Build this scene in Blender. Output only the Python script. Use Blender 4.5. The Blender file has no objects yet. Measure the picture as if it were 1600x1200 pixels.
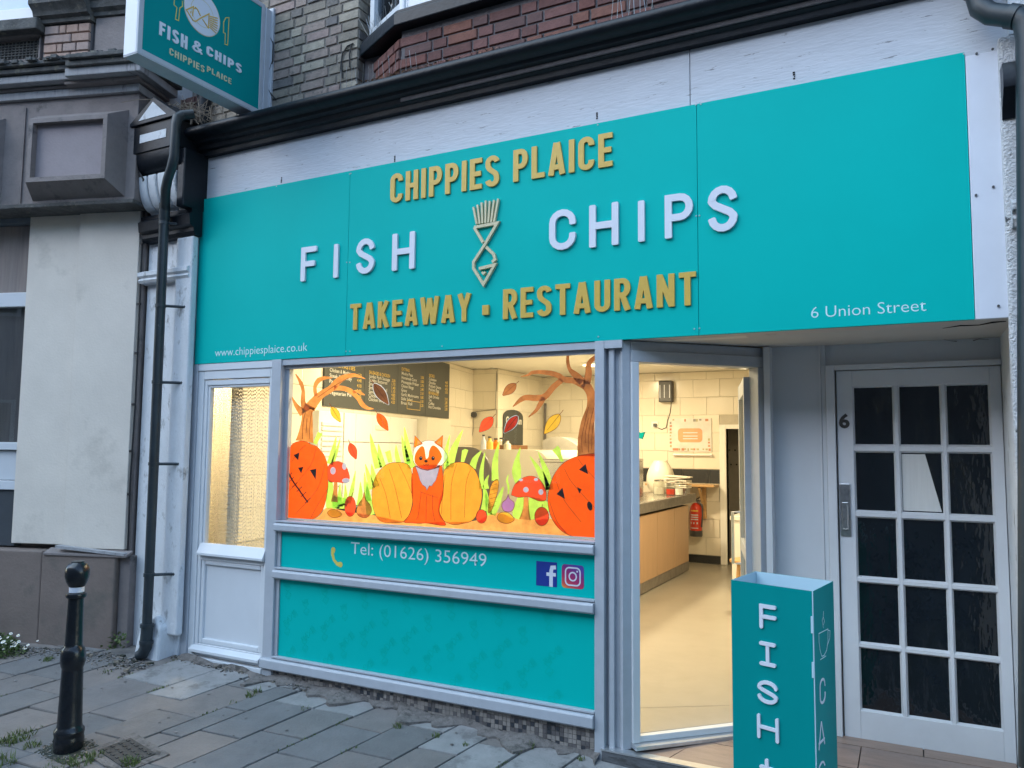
import bpy, math, random
from mathutils import Vector, Matrix
random.seed(7)
R = math.radians
scn = bpy.context.scene
COL = scn.collection

# ------------------------------------------------------------------ camera
F_PX, TH, PI_, RO = 1224.31, 0.4773078, 0.0808086, 0.0091009
CAM = Vector((0, -4.19012, 1.68))
fw = Vector((-math.sin(TH)*math.cos(PI_), math.cos(TH)*math.cos(PI_), math.sin(PI_)))
rt = fw.cross(Vector((0, 0, 1))).normalized(); up = rt.cross(fw)
rt, up = math.cos(RO)*rt + math.sin(RO)*up, -math.sin(RO)*rt + math.cos(RO)*up
cd = bpy.data.cameras.new('camera'); cam = bpy.data.objects.new('camera', cd); COL.objects.link(cam)
m = Matrix((rt, up, -fw)).transposed().to_4x4(); m.translation = CAM
cam.matrix_world = m
cd.sensor_width = 36; cd.lens = F_PX/1600*36; cd.clip_start = .05; cd.clip_end = 500
scn.camera = cam

# ------------------------------------------------------------------ light: blue dusk, warm lamps in the shop
w = bpy.data.worlds.new('World'); scn.world = w; w.use_nodes = True
nt = w.node_tree; bg = nt.nodes['Background']
sky = nt.nodes.new('ShaderNodeTexSky'); sky.sky_type = 'NISHITA'; sky.sun_disc = False
SUN_EL, SUN_AZ = R(25), R(215)
sky.sun_elevation = SUN_EL; sky.sun_rotation = SUN_AZ
sky.air_density = 1.0; sky.dust_density = 0.5; sky.ozone_density = 1.2
nt.links.new(sky.outputs[0], bg.inputs[0]); bg.inputs[1].default_value = 0.15
sl = bpy.data.lights.new('sun', 'SUN'); sl.energy = 0.5; sl.angle = R(60); sl.color = (0.72, 0.92, 1.0)
so = bpy.data.objects.new('sun', sl); COL.objects.link(so)
sd = Vector((math.sin(SUN_AZ)*math.cos(R(58)), math.cos(SUN_AZ)*math.cos(R(58)), math.sin(R(58))))
so.rotation_euler = sd.to_track_quat('Z', 'Y').to_euler()
scn.view_settings.view_transform = 'Standard'; scn.view_settings.look = 'None'
scn.view_settings.exposure = 2.0; scn.view_settings.gamma = 1

# ------------------------------------------------------------------ photo pixel -> point on a plane of the place
def ray(px, py):
    return rt*((px-800)/F_PX) - up*((py-600)/F_PX) + fw
def PY(px, py, y=0.0):
    r = ray(px, py); return CAM + r*((y-CAM.y)/r.y)
def PX(px, py, x):
    r = ray(px, py); return CAM + r*((x-CAM.x)/r.x)
def PZ(px, py, z):
    r = ray(px, py); return CAM + r*((z-CAM.z)/r.z)
def PL(px, py, x0, y0, d):
    r = ray(px, py); n = Vector((-d[1], d[0], 0)); return CAM + r*((n.dot(Vector((x0, y0, 0))-CAM))/n.dot(r))
def gz(x, y): return -.04*(x+1.59) + .10*min(y, 0)

# ------------------------------------------------------------------ materials
def lin(c):
    return tuple((v/255/12.92 if v/255 <= .04045 else ((v/255+.055)/1.055)**2.4) for v in c)
def mat(name, col, rough=.6, metal=0, var=.12, scale=6, bump=0, bscale=60, dirt=None, dscale=3, dcov=.5, dcon=.12, rnd=0, stretch=None,
        spec=.5, trans=0, coat=0, bdist=.01):
    M = bpy.data.materials.new(name); M.use_nodes = True
    n = M.node_tree.nodes; l = M.node_tree.links
    b = n['Principled BSDF']
    b.inputs['Roughness'].default_value = rough; b.inputs['Metallic'].default_value = metal
    b.inputs['Specular IOR Level'].default_value = spec
    b.inputs['Coat Weight'].default_value = coat
    tc = n.new('ShaderNodeTexCoord'); vec = tc.outputs['Object']
    geo = n.new('ShaderNodeNewGeometry'); vec = geo.outputs['Position']
    if stretch:
        mp = n.new('ShaderNodeMapping'); mp.inputs['Scale'].default_value = stretch
        l.new(vec, mp.inputs[0]); vec = mp.outputs[0]
    c = None
    nz = n.new('ShaderNodeTexNoise'); nz.inputs['Scale'].default_value = scale; nz.inputs['Detail'].default_value = 6
    nz.inputs['Roughness'].default_value = .65
    l.new(vec, nz.inputs['Vector'])
    mr = n.new('ShaderNodeMapRange'); mr.inputs[1].default_value = .3; mr.inputs[2].default_value = .7
    mr.inputs[3].default_value = 1-var; mr.inputs[4].default_value = 1+var
    l.new(nz.outputs['Fac'], mr.inputs[0])
    vv = mr.outputs[0]
    if rnd:
        oi = n.new('ShaderNodeObjectInfo')
        m2 = n.new('ShaderNodeMapRange'); m2.inputs[3].default_value = 1-rnd; m2.inputs[4].default_value = 1+rnd
        l.new(oi.outputs['Random'], m2.inputs[0])
        mu = n.new('ShaderNodeMath'); mu.operation = 'MULTIPLY'; l.new(vv, mu.inputs[0]); l.new(m2.outputs[0], mu.inputs[1]); vv = mu.outputs[0]
    mx = n.new('ShaderNodeVectorMath'); mx.operation = 'SCALE'
    if isinstance(col, list):      # list of colours picked per object
        oi2 = n.new('ShaderNodeObjectInfo'); rp = n.new('ShaderNodeValToRGB'); rp.color_ramp.interpolation = 'CONSTANT'
        e = rp.color_ramp.elements
        while len(e) < len(col): e.new(.5)
        for i, cc in enumerate(col): e[i].position = i/len(col); e[i].color = (*cc, 1)
        l.new(oi2.outputs['Random'], rp.inputs[0]); l.new(rp.outputs[0], mx.inputs[0])
    else: mx.inputs[0].default_value = col
    l.new(vv, mx.inputs['Scale']); c = mx.outputs[0]
    if dirt:
        dn = n.new('ShaderNodeTexNoise'); dn.inputs['Scale'].default_value = dscale; dn.inputs['Detail'].default_value = 8
        dn.inputs['Roughness'].default_value = .7
        l.new(vec, dn.inputs['Vector'])
        dm = n.new('ShaderNodeMapRange'); dm.inputs[1].default_value = dcov; dm.inputs[2].default_value = dcov+dcon
        l.new(dn.outputs['Fac'], dm.inputs[0])
        mm = n.new('ShaderNodeMix'); mm.data_type = 'RGBA'
        l.new(dm.outputs[0], mm.inputs[0]); l.new(c, mm.inputs[6]); mm.inputs[7].default_value = (*dirt, 1); c = mm.outputs[2]
    l.new(c, b.inputs['Base Color'])
    if bump:
        bn = n.new('ShaderNodeTexNoise'); bn.inputs['Scale'].default_value = bscale; bn.inputs['Detail'].default_value = 5
        l.new(vec, bn.inputs['Vector'])
        bp = n.new('ShaderNodeBump'); bp.inputs['Strength'].default_value = bump; bp.inputs['Distance'].default_value = bdist
        l.new(bn.outputs['Fac'], bp.inputs['Height']); l.new(bp.outputs[0], b.inputs['Normal'])
    if trans:
        tr = n.new('ShaderNodeBsdfTranslucent'); l.new(c, tr.inputs[0])
        ms = n.new('ShaderNodeMixShader'); ms.inputs[0].default_value = trans
        l.new(b.outputs[0], ms.inputs[1]); l.new(tr.outputs[0], ms.inputs[2]); l.new(ms.outputs[0], n['Material Output'].inputs[0])
    return M
def emis(name, col, s):
    M = bpy.data.materials.new(name); M.use_nodes = True
    b = M.node_tree.nodes['Principled BSDF']; b.inputs['Base Color'].default_value = (*col, 1)
    b.inputs['Emission Color'].default_value = (*col, 1); b.inputs['Emission Strength'].default_value = s
    return M
def glass(name, tint=(1, 1, 1), ior=1.5, rough=0.0, bump=0, opac=0, bscale=4):
    M = bpy.data.materials.new(name); M.use_nodes = True; n = M.node_tree.nodes; l = M.node_tree.links
    n.remove(n['Principled BSDF'])
    t = n.new('ShaderNodeBsdfTransparent'); t.inputs[0].default_value = (*tint, 1)
    g = n.new('ShaderNodeBsdfGlossy'); g.inputs['Roughness'].default_value = rough
    f = n.new('ShaderNodeLayerWeight'); f.inputs[0].default_value = .5
    r0 = ((ior-1)/(ior+1))**2
    pw5 = n.new('ShaderNodeMath'); pw5.operation = 'POWER'; pw5.inputs[1].default_value = 5; l.new(f.outputs['Facing'], pw5.inputs[0])
    fr_ = n.new('ShaderNodeMath'); fr_.operation = 'MULTIPLY_ADD'; fr_.inputs[1].default_value = 1-r0; fr_.inputs[2].default_value = r0; l.new(pw5.outputs[0], fr_.inputs[0])
    mx = n.new('ShaderNodeMixShader'); l.new(fr_.outputs[0], mx.inputs[0]); l.new(t.outputs[0], mx.inputs[1]); l.new(g.outputs[0], mx.inputs[2])
    if bump:
        tc = n.new('ShaderNodeNewGeometry'); nz = n.new('ShaderNodeTexNoise'); nz.inputs['Scale'].default_value = bscale
        nz.inputs['Distortion'].default_value = 2.0; nz.inputs['Detail'].default_value = 1
        mp = n.new('ShaderNodeMapping'); mp.inputs['Scale'].default_value = (1, 1, .35)
        l.new(tc.outputs['Position'], mp.inputs[0]); l.new(mp.outputs[0], nz.inputs['Vector'])
        bp = n.new('ShaderNodeBump'); bp.inputs['Strength'].default_value = bump; bp.inputs['Distance'].default_value = .03
        l.new(nz.outputs['Fac'], bp.inputs['Height']); l.new(bp.outputs[0], g.inputs['Normal']); l.new(bp.outputs[0], f.inputs['Normal'])
    l.new(mx.outputs[0], n['Material Output'].inputs[0]); return M

WHITE = mat('white_upvc', (.62, .65, .68), .35, var=.03, scale=3, dirt=(.45, .45, .43), dscale=5, dcov=.66)
ALU = mat('grey_aluminium_frame', (.40, .43, .47), .45, var=.06, scale=12, dirt=(.25, .25, .24), dscale=18, dcov=.68)
ALUM2 = mat('satin_aluminium', (.6, .61, .62), .3, .8, var=.08, scale=30)
TEAL = mat('teal_sign_panel', (.0, .44, .405), .5, spec=.07, var=.035, scale=1.2, dirt=(.03, .33, .36), dscale=40, dcov=.74)
TEAL2 = mat('teal_window_film', (.0, .44, .405), .5, spec=.07, var=.03, scale=1.5)
TEALP = mat('teal_pattern_print', (.0, .415, .345), .5, spec=.07, var=.03, scale=1.5)
TEALB = mat('teal_corrugated_plastic', (.0, .235, .235), .5, spec=.07, var=.03, scale=3)
GOLD = mat('gold_letter', (.60, .385, .065), .4, var=.06, scale=30)
GOLDP = mat('pale_gold_letter', (.58, .52, .33), .4, var=.06, scale=30)
LWHITE = mat('white_letter', (.64, .67, .74), .4, var=.03)
PRINTW = mat('pale_print', (.55, .76, .78), .5, var=.02)
PRINTG = mat('yellow_print', (.62, .52, .10), .5, var=.02)
BLACKP = mat('black_gloss_paint', (.006, .009, .014), .42, spec=.3, var=.3, scale=10, bump=.25, bscale=25, dirt=(.05, .055, .06), dscale=9, dcov=.64)
BLACKG = mat('black_cast_iron', (.008, .010, .013), .25, var=.3, scale=10, bump=.12, bscale=40, dirt=(.06, .06, .06), dscale=40, dcov=.74, dcon=.03)
PIPE = mat('grey_green_plastic_pipe', (.020, .030, .037), .45, var=.25, scale=6, dirt=(.09, .10, .10), dscale=14, dcov=.62)
PEEL = mat('weathered_white_timber', (.52, .55, .60), .6, var=.06, scale=4, stretch=(1, 1, 6), bump=.35, bscale=14,
           dirt=(.20, .21, .23), dscale=6, dcov=.612, dcon=.03)
WPAINT = mat('white_masonry_paint', (.62, .65, .68), .7, var=.08, scale=5, bump=.6, bscale=45, dirt=(.14, .135, .13), dscale=5, dcov=.565, dcon=.16, stretch=(2.2, 2.2, 1))
ROUGHC = mat('white_roughcast', (.60, .61, .63), .85, var=.12, scale=20, bump=1, bscale=90, dirt=(.06, .065, .07), dscale=14, dcov=.60, dcon=.06, bdist=.02)
SOFFIT = mat('painted_soffit', (.55, .53, .50), .7, var=.07, scale=3, bump=.15, bscale=8, dirt=(.3, .28, .25), dscale=4, dcov=.66)
DOORW = mat('white_gloss_door', (.62, .64, .67), .4, var=.05, scale=3, bump=.2, bscale=12, dirt=(.28, .28, .27), dscale=8, dcov=.68, dcon=.04)
PANELW = mat('white_wall_panel', (.58, .61, .64), .5, var=.04, scale=2)
CREAM = mat('cream_render', (.68, .62, .54), .8, var=.06, scale=2.5, bump=.2, bscale=60, dirt=(.46, .42, .36), dscale=2.2, dcov=.56, dcon=.25)
PLINTH = mat('brown_stone_plinth', (.185, .145, .125), .75, var=.12, scale=4, bump=.3, bscale=50, dirt=(.10, .10, .085), dscale=3, dcov=.52, dcon=.2)
STONE = mat('grey_stone', (.205, .178, .170), .8, var=.14, scale=6, bump=.4, bscale=50, dirt=(.055, .055, .055), dscale=4, dcov=.58, dcon=.14)
STONEL = mat('pale_stone', (.33, .33, .34), .8, var=.14, scale=9, bump=.4, bscale=50, stretch=(4, 1, .6), dirt=(.08, .08, .08), dscale=4, dcov=.58, dcon=.14)
STONED = mat('mossy_dark_stone', (.085, .085, .082), .9, var=.4, scale=10, bump=.7, bscale=50, dirt=(.17, .16, .13), dscale=12, dcov=.56, dcon=.1)
MORTAR = mat('mortar', (.17, .155, .14), .95, var=.2, scale=30, bump=.5, bscale=80)
MORTARR = mat('mortar_red', (.13, .12, .125), .95, var=.2, scale=30, bump=.5, bscale=80)
BUFF = mat('buff_brick', [(.24, .21, .17), (.17, .155, .14), (.27, .215, .185), (.21, .185, .15), (.31, .275, .22), (.26, .195, .175), (.13, .12, .115), (.23, .20, .165)],
           .9, var=.22, scale=18, rnd=.15, bump=.5, bscale=70, dirt=(.07, .066, .062), dscale=12, dcov=.58, dcon=.12)
REDB = mat('red_brick', [(.16, .062, .050), (.125, .055, .048), (.185, .078, .056), (.11, .060, .055), (.14, .064, .056)], .85, var=.2, scale=18, rnd=.15,
           bump=.4, bscale=70, dirt=(.10, .06, .05), dscale=10, dcov=.6)
PINKB = mat('pink_brick', [(.37, .25, .20), (.34, .235, .19), (.31, .23, .20)], .85, var=.15, scale=18, rnd=.1, bump=.4, bscale=70, dirt=(.16, .12, .11), dscale=10, dcov=.6)
SLAB = mat('paving_slab', [(.165, .150, .140), (.140, .136, .133), (.175, .155, .142), (.148, .142, .137), (.158, .143, .134), (.130, .128, .127)], .8, var=.14, scale=7, rnd=.1,
           bump=.45, bscale=70, dirt=(.075, .072, .07), dscale=3.5, dcov=.60, dcon=.16)
SLABW = mat('worn_pale_slab', (.235, .23, .225), .85, var=.15, scale=8, bump=.4, bscale=60, dirt=(.15, .145, .14), dscale=5, dcov=.52, dcon=.1)
JOINT = mat('joint_dirt', (.030, .034, .024), .95, var=.4, scale=20, bump=.8, bscale=60)
DIRT = mat('mortar_fillet', (.15, .135, .125), .95, var=.3, scale=20, bump=1, bscale=50, dirt=(.06, .055, .05), dscale=14, dcov=.52)
ASPH = mat('asphalt', (.05, .05, .05), .9, var=.2, scale=10, bump=.6, bscale=120)
KERB = mat('granite_kerb', (.22, .21, .20), .8, var=.2, scale=30, bump=.4, bscale=60)
MOS = [mat('mosaic_light', (.27, .245, .225), .5, var=.2, scale=15), mat('mosaic_mid', (.12, .11, .11), .5, var=.2, scale=15), mat('mosaic_dark', (.040, .045, .055), .4, var=.3, scale=15)]
TILE_E = mat('brown_stone_tile', [(.23, .165, .135), (.20, .15, .13), (.26, .18, .14)], .35, var=.22, scale=5, stretch=(1, 6, 1), bump=.15, dirt=(.12, .10, .09), dscale=3, dcov=.56)
CWALL = mat('cream_wall_tile', (.74, .68, .56), .18, var=.03, scale=2, rnd=.04)
DTILE = mat('dark_wall_tile', (.035, .038, .042), .25, var=.1, rnd=.1)
GROUT = mat('tile_grout', (.50, .46, .38), .9)
CEIL = mat('white_ceiling', (.72, .69, .62), .8, var=.02)
VINYL = mat('olive_vinyl_floor', (.345, .32, .27), .3, var=.05, scale=3, dirt=(.30, .275, .225), dscale=2.5, dcov=.5, dcon=.3, bump=.05, bscale=90)
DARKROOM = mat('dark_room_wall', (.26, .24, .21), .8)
WOODC = mat('pale_wood_laminate', (.50, .33, .20), .4, var=.06, scale=3, stretch=(6, 6, .6))
STEEL = mat('stainless_steel', (.58, .57, .55), .22, .95, var=.06, scale=20)
STEELD = mat('brushed_steel_edge', (.32, .30, .28), .35, .7, var=.3, scale=12)
CWHITE = mat('white_enamel', (.78, .77, .72), .3, var=.02)
GREYP = mat('dark_grey_plastic', (.06, .06, .062), .45, var=.1)
GREYM = mat('mid_grey_enamel', (.14, .125, .115), .4, var=.05)
BOARD = mat('menu_board_grey', (.055, .060, .055), .5, var=.04)
MTXT = mat('menu_text_white', (.70, .68, .62), .6); MTXY = mat('menu_text_yellow', (.75, .50, .10), .6)
REDE = mat('red_enamel', (.60, .045, .02), .3, var=.04)
WOOD = mat('pine_wood', (.50, .30, .13), .5, var=.15, scale=6, stretch=(1, 1, 8))
WOODD = mat('brown_wood', (.30, .14, .06), .5, var=.15, scale=6)
PAPER = mat('paper', (.80, .76, .66), .7, trans=.2)
JARG = glass('jar_glass', (.9, .92, .9))
CHROME = mat('satin_chrome', (.42, .42, .43), .3, .9, var=.2, scale=30, dirt=(.12, .12, .12), dscale=20, dcov=.6)
CHAIN = mat('chain_metal', (.62, .56, .46), .4, .3, var=.2, scale=30)
CABLE = mat('black_cable', (.012, .012, .014), .6)
LEAF = [mat('weed_leaf', (.055, .09, .02), .7, var=.4, scale=20), mat('grass_leaf', (.09, .13, .03), .7, var=.4, scale=20), mat('daisy_petal', (.75, .75, .72), .7), mat('daisy_eye', (.5, .35, .03), .7)]
TWIG = mat('dry_twig', (.20, .17, .135), .9, var=.3, scale=20); SEED = mat('fallen_seed', (.36, .21, .10), .9, var=.4, scale=60)
SPIKE = mat('bird_spike_wire', (.42, .43, .43), .35, .8)
BLACKM = mat('black_mark', (.012, .012, .012), .8)
IRON = mat('rusty_iron_cover', (.055, .05, .045), .8, var=.4, scale=25, bump=.8, bscale=60)
PANEG = glass('shop_window_glass', (.97, .98, .97), 1.30)
PANED = mat('dark_obscured_glass', (.007, .011, .015), .06, var=.2, spec=.55, bump=.6, bscale=3.2, stretch=(1, 1, .4), bdist=.08)
CURT = mat('net_curtain', (.62, .62, .60), .9, var=.06, scale=8, stretch=(8, 8, .3))
def paint(name, c, t=.6, var=.10): return mat('paint_'+name, c, .6, var=var, scale=14, trans=t)
P_OR = paint('orange', (.88, .115, .008)); P_YE = paint('amber', (.86, .36, .04)); P_BR = paint('brown', (.62, .25, .07), var=.3)
P_BR2 = paint('dark_brown', (.42, .17, .06), var=.35); P_GR = paint('green', (.50, .80, .13), var=.2); P_RE = paint('red', (.92, .09, .03))
P_WH = paint('white', (.92, .90, .85), .12); P_BK = paint('black', (.015, .01, .012), .1); P_PU = paint('purple', (.42, .20, .55))
P_WY = paint('ear_yellow', (.95, .55, .12), .12); P_FO = paint('fox_orange', (.97, .22, .015), .6); P_TA = paint('ground', (.85, .40, .12), var=.25); P_LY = paint('leaf_yellow', (.80, .50, .05)); P_LI = paint('line_brown', (.22, .06, .015), .3)

# ------------------------------------------------------------------ mesh helpers
class MB:
    def __init__(s): s.v = []; s.f = []; s.mi = []
    def add(s, vs, fs, mi=0):
        o = len(s.v); s.v += [Vector(v) for v in vs]; s.f += [[i+o for i in f] for f in fs]; s.mi += [mi]*len(fs); return s
    def box(s, x0, x1, y0, y1, z0, z1, mi=0):
        return s.add([(x0, y0, z0), (x1, y0, z0), (x1, y1, z0), (x0, y1, z0), (x0, y0, z1), (x1, y0, z1), (x1, y1, z1), (x0, y1, z1)],
                     [(0, 3, 2, 1), (4, 5, 6, 7), (0, 1, 5, 4), (1, 2, 6, 5), (2, 3, 7, 6), (3, 0, 4, 7)], mi)
    def obox(s, c, ax, ay, az, mi=0):   # centre + three half axis vectors
        c = Vector(c); ax = Vector(ax); ay = Vector(ay); az = Vector(az)
        vs = [c+i*ax+j*ay+k*az for k in (-1, 1) for (i, j) in ((-1, -1), (1, -1), (1, 1), (-1, 1))]
        return s.add(vs, [(0, 3, 2, 1), (4, 5, 6, 7), (0, 1, 5, 4), (1, 2, 6, 5), (2, 3, 7, 6), (3, 0, 4, 7)], mi)
    def prism(s, pts, d, mi=0):         # polygon (3-D points) pushed along vector d
        d = Vector(d); n = len(pts); P = [Vector(p) for p in pts]
        s.add(P + [p+d for p in P], [list(range(n)), list(range(2*n-1, n-1, -1))] + [(i, i+n, (i+1) % n+n, (i+1) % n) for i in range(n)], mi); return s
    def tube(s, pts, r, n=10, mi=0, cap=True):
        pts = [Vector(p) for p in pts]; rr = r if isinstance(r, (list, tuple)) else [r]*len(pts)
        rings = []; t0 = None
        for i, p in enumerate(pts):
            a = pts[max(i-1, 0)]; b = pts[min(i+1, len(pts)-1)]; t = (b-a).normalized()
            u = t.cross(Vector((0.13, .21, .97))) if abs(t.z) < .9 else t.cross(Vector((0, 1, 0)))
            if t0 is not None:
                u = prev - t*prev.dot(t)
            u.normalize(); prev = u.copy(); t0 = t; v = t.cross(u)
            k = 1.0
            if 0 < i < len(pts)-1:
                ang = (pts[i]-a).normalized().dot((b-pts[i]).normalized()); k = 1/max(.5, math.sqrt((1+ang)/2))
            rings.append([p+(u*math.cos(2*math.pi*j/n)+v*math.sin(2*math.pi*j/n))*rr[i]*(k if k < 1.2 else 1.1) for j in range(n)])
        o = len(s.v); s.v += [q for g in rings for q in g]; fs = []
        for i in range(len(pts)-1):
            for j in range(n): fs.append([o+i*n+j, o+i*n+(j+1) % n, o+(i+1)*n+(j+1) % n, o+(i+1)*n+j])
        if cap: fs.append([o+j for j in range(n-1, -1, -1)]); fs.append([o+(len(pts)-1)*n+j for j in range(n)])
        s.f += fs; s.mi += [mi]*len(fs); return s
    def lathe(s, prof, c, n=24, mi=0, axis='z'):
        c = Vector(c); o = len(s.v)
        for (r, z) in prof:
            for j in range(n):
                a = 2*math.pi*j/n
                if axis == 'z': s.v.append(c+Vector((r*math.cos(a), r*math.sin(a), z)))
                else: s.v.append(c+Vector((r*math.cos(a), z, r*math.sin(a))))
        for i in range(len(prof)-1):
            for j in range(n): s.f.append([o+i*n+j, o+i*n+(j+1) % n, o+(i+1)*n+(j+1) % n, o+(i+1)*n+j]); s.mi.append(mi)
        s.f.append([o+j for j in range(n-1, -1, -1)]); s.mi.append(mi)
        s.f.append([o+(len(prof)-1)*n+j for j in range(n)]); s.mi.append(mi); return s
    def extrude_x(s, prof, x0, x1, mi=0):   # profile (y,z) run along x
        n = len(prof)
        return s.add([(x0, y, z) for y, z in prof]+[(x1, y, z) for y, z in prof],
                     [(i, (i+1) % n, (i+1) % n+n, i+n) for i in range(n)]+[list(range(n-1, -1, -1)), list(range(n, 2*n))], mi)
def sc(o, **k):
    for a, b in k.items():
        if b: o[a] = b
    return o
def wl(p):
    v = Vector((0, 0, 0))
    while p: v = v+p.location; p = p.parent
    return v
def obj(name, mb, mats, parent=None, smooth=False, bevel=0, origin=None, **k):
    if not isinstance(mats, (list, tuple)): mats = [mats]
    pw = wl(parent)
    og = Vector(origin) if origin is not None else (pw if parent else Vector((0, 0, 0)))
    me = bpy.data.meshes.new(name)
    me.from_pydata([tuple(v-og) for v in mb.v], [], mb.f); me.update()
    for mm in mats: me.materials.append(mm)
    if len(mats) > 1: me.polygons.foreach_set('material_index', mb.mi)
    if smooth:
        me.polygons.foreach_set('use_smooth', [True]*len(me.polygons))
        if hasattr(me, 'set_sharp_from_angle'): me.set_sharp_from_angle(angle=R(38))
    o = bpy.data.objects.new(name, me); COL.objects.link(o); o.location = og-pw
    if parent: o.parent = parent
    if bevel:
        bv = o.modifiers.new('bevel', 'BEVEL'); bv.width = bevel; bv.segments = 2; bv.limit_method = 'ANGLE'
    return sc(o, **k)
def thing(name, label, category, loc=(0, 0, 0), group=None):
    o = bpy.data.objects.new(name, None); COL.objects.link(o); o.location = loc; o.empty_display_size = .1
    return sc(o, label=label, category=category, group=group)
def piece(name, me, loc, parent, scale=(1, 1, 1), rot=None):
    o = bpy.data.objects.new(name, me); COL.objects.link(o); o.parent = parent
    o.location = Vector(loc)-wl(parent); o.scale = scale
    if rot: o.rotation_euler = rot
    return o
def boxmesh(name, mat_, bev=.12):
    # unit block centred at 0, with a chamfered front edge (towards -y)
    b = bev; mb = MB()
    f = [(-.5, -.5+b*.6), (.5, -.5+b*.6)]
    v = [(-.5+.03, -.5, -.5+.06), (.5-.03, -.5, -.5+.06), (.5-.03, -.5, .5-.06), (-.5+.03, -.5, .5-.06),
         (-.5, -.5+b, -.5), (.5, -.5+b, -.5), (.5, -.5+b, .5), (-.5, -.5+b, .5),
         (-.5, .5, -.5), (.5, .5, -.5), (.5, .5, .5), (-.5, .5, .5)]
    fc = [(0, 1, 2, 3), (0, 4, 5, 1), (1, 5, 6, 2), (2, 6, 7, 3), (3, 7, 4, 0), (4, 8, 9, 5), (5, 9, 10, 6), (6, 10, 11, 7), (7, 11, 8, 4), (11, 10, 9, 8)]
    me = bpy.data.meshes.new(name); me.from_pydata(v, [], fc); me.materials.append(mat_); me.update(); return me

# ribbons for lettering and artwork -------------------------------------------------
def ribbon2(pts, w, closed=False, cap='sq'):
    """2-D outline quads of a stroke with mitred corners; w number or list"""
    n = len(pts); P = [Vector(p) for p in pts]
    W = w if isinstance(w, (list, tuple)) else [w]*n
    Lf, Rt = [], []
    for i in range(n):
        if closed: a, b = P[(i-1) % n], P[(i+1) % n]
        else: a, b = P[max(i-1, 0)], P[min(i+1, n-1)]
        d1 = (P[i]-a) if (P[i]-a).length > 1e-9 else (b-P[i]); d2 = (b-P[i]) if (b-P[i]).length > 1e-9 else d1
        d1.normalize(); d2.normalize(); t = d1+d2
        if t.length < 1e-6: t = d1.copy()
        t.normalize(); nn = Vector((-t.y, t.x)); k = 1/max(.35, nn.dot(Vector((-d1.y, d1.x))))
        Lf.append(P[i]+nn*W[i]/2*k); Rt.append(P[i]-nn*W[i]/2*k)
    polys = []
    rng = range(n if closed else n-1)
    for i in rng: polys.append([Lf[i], Rt[i], Rt[(i+1) % n], Lf[(i+1) % n]])
    if cap in ('round', 'soft') and not closed:
        for e, s_ in ((0, -1), (n-1, 1)):
            q = P[1]-P[0] if e == 0 else P[n-1]-P[n-2]
            q.normalize(); nn = Vector((-q.y, q.x)); r = W[e]/2; q = q*s_
            if cap == 'round': pl = [P[e]+nn*r*math.cos(a)+q*r*math.sin(a) for a in [math.pi*k/8 for k in range(9)]]
            else: pl = [P[e]+nn*r, P[e]+nn*r+q*r*.12, P[e]+nn*r*.72+q*r*.38, P[e]-nn*r*.72+q*r*.38, P[e]-nn*r+q*r*.12, P[e]-nn*r]
            polys.append(pl)
    return polys
def arc(cx, cy, rx, ry, a0, a1, n=8):
    return [(cx+rx*math.cos(R(a0+(a1-a0)*i/n)), cy+ry*math.sin(R(a0+(a1-a0)*i/n))) for i in range(n+1)]
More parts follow.
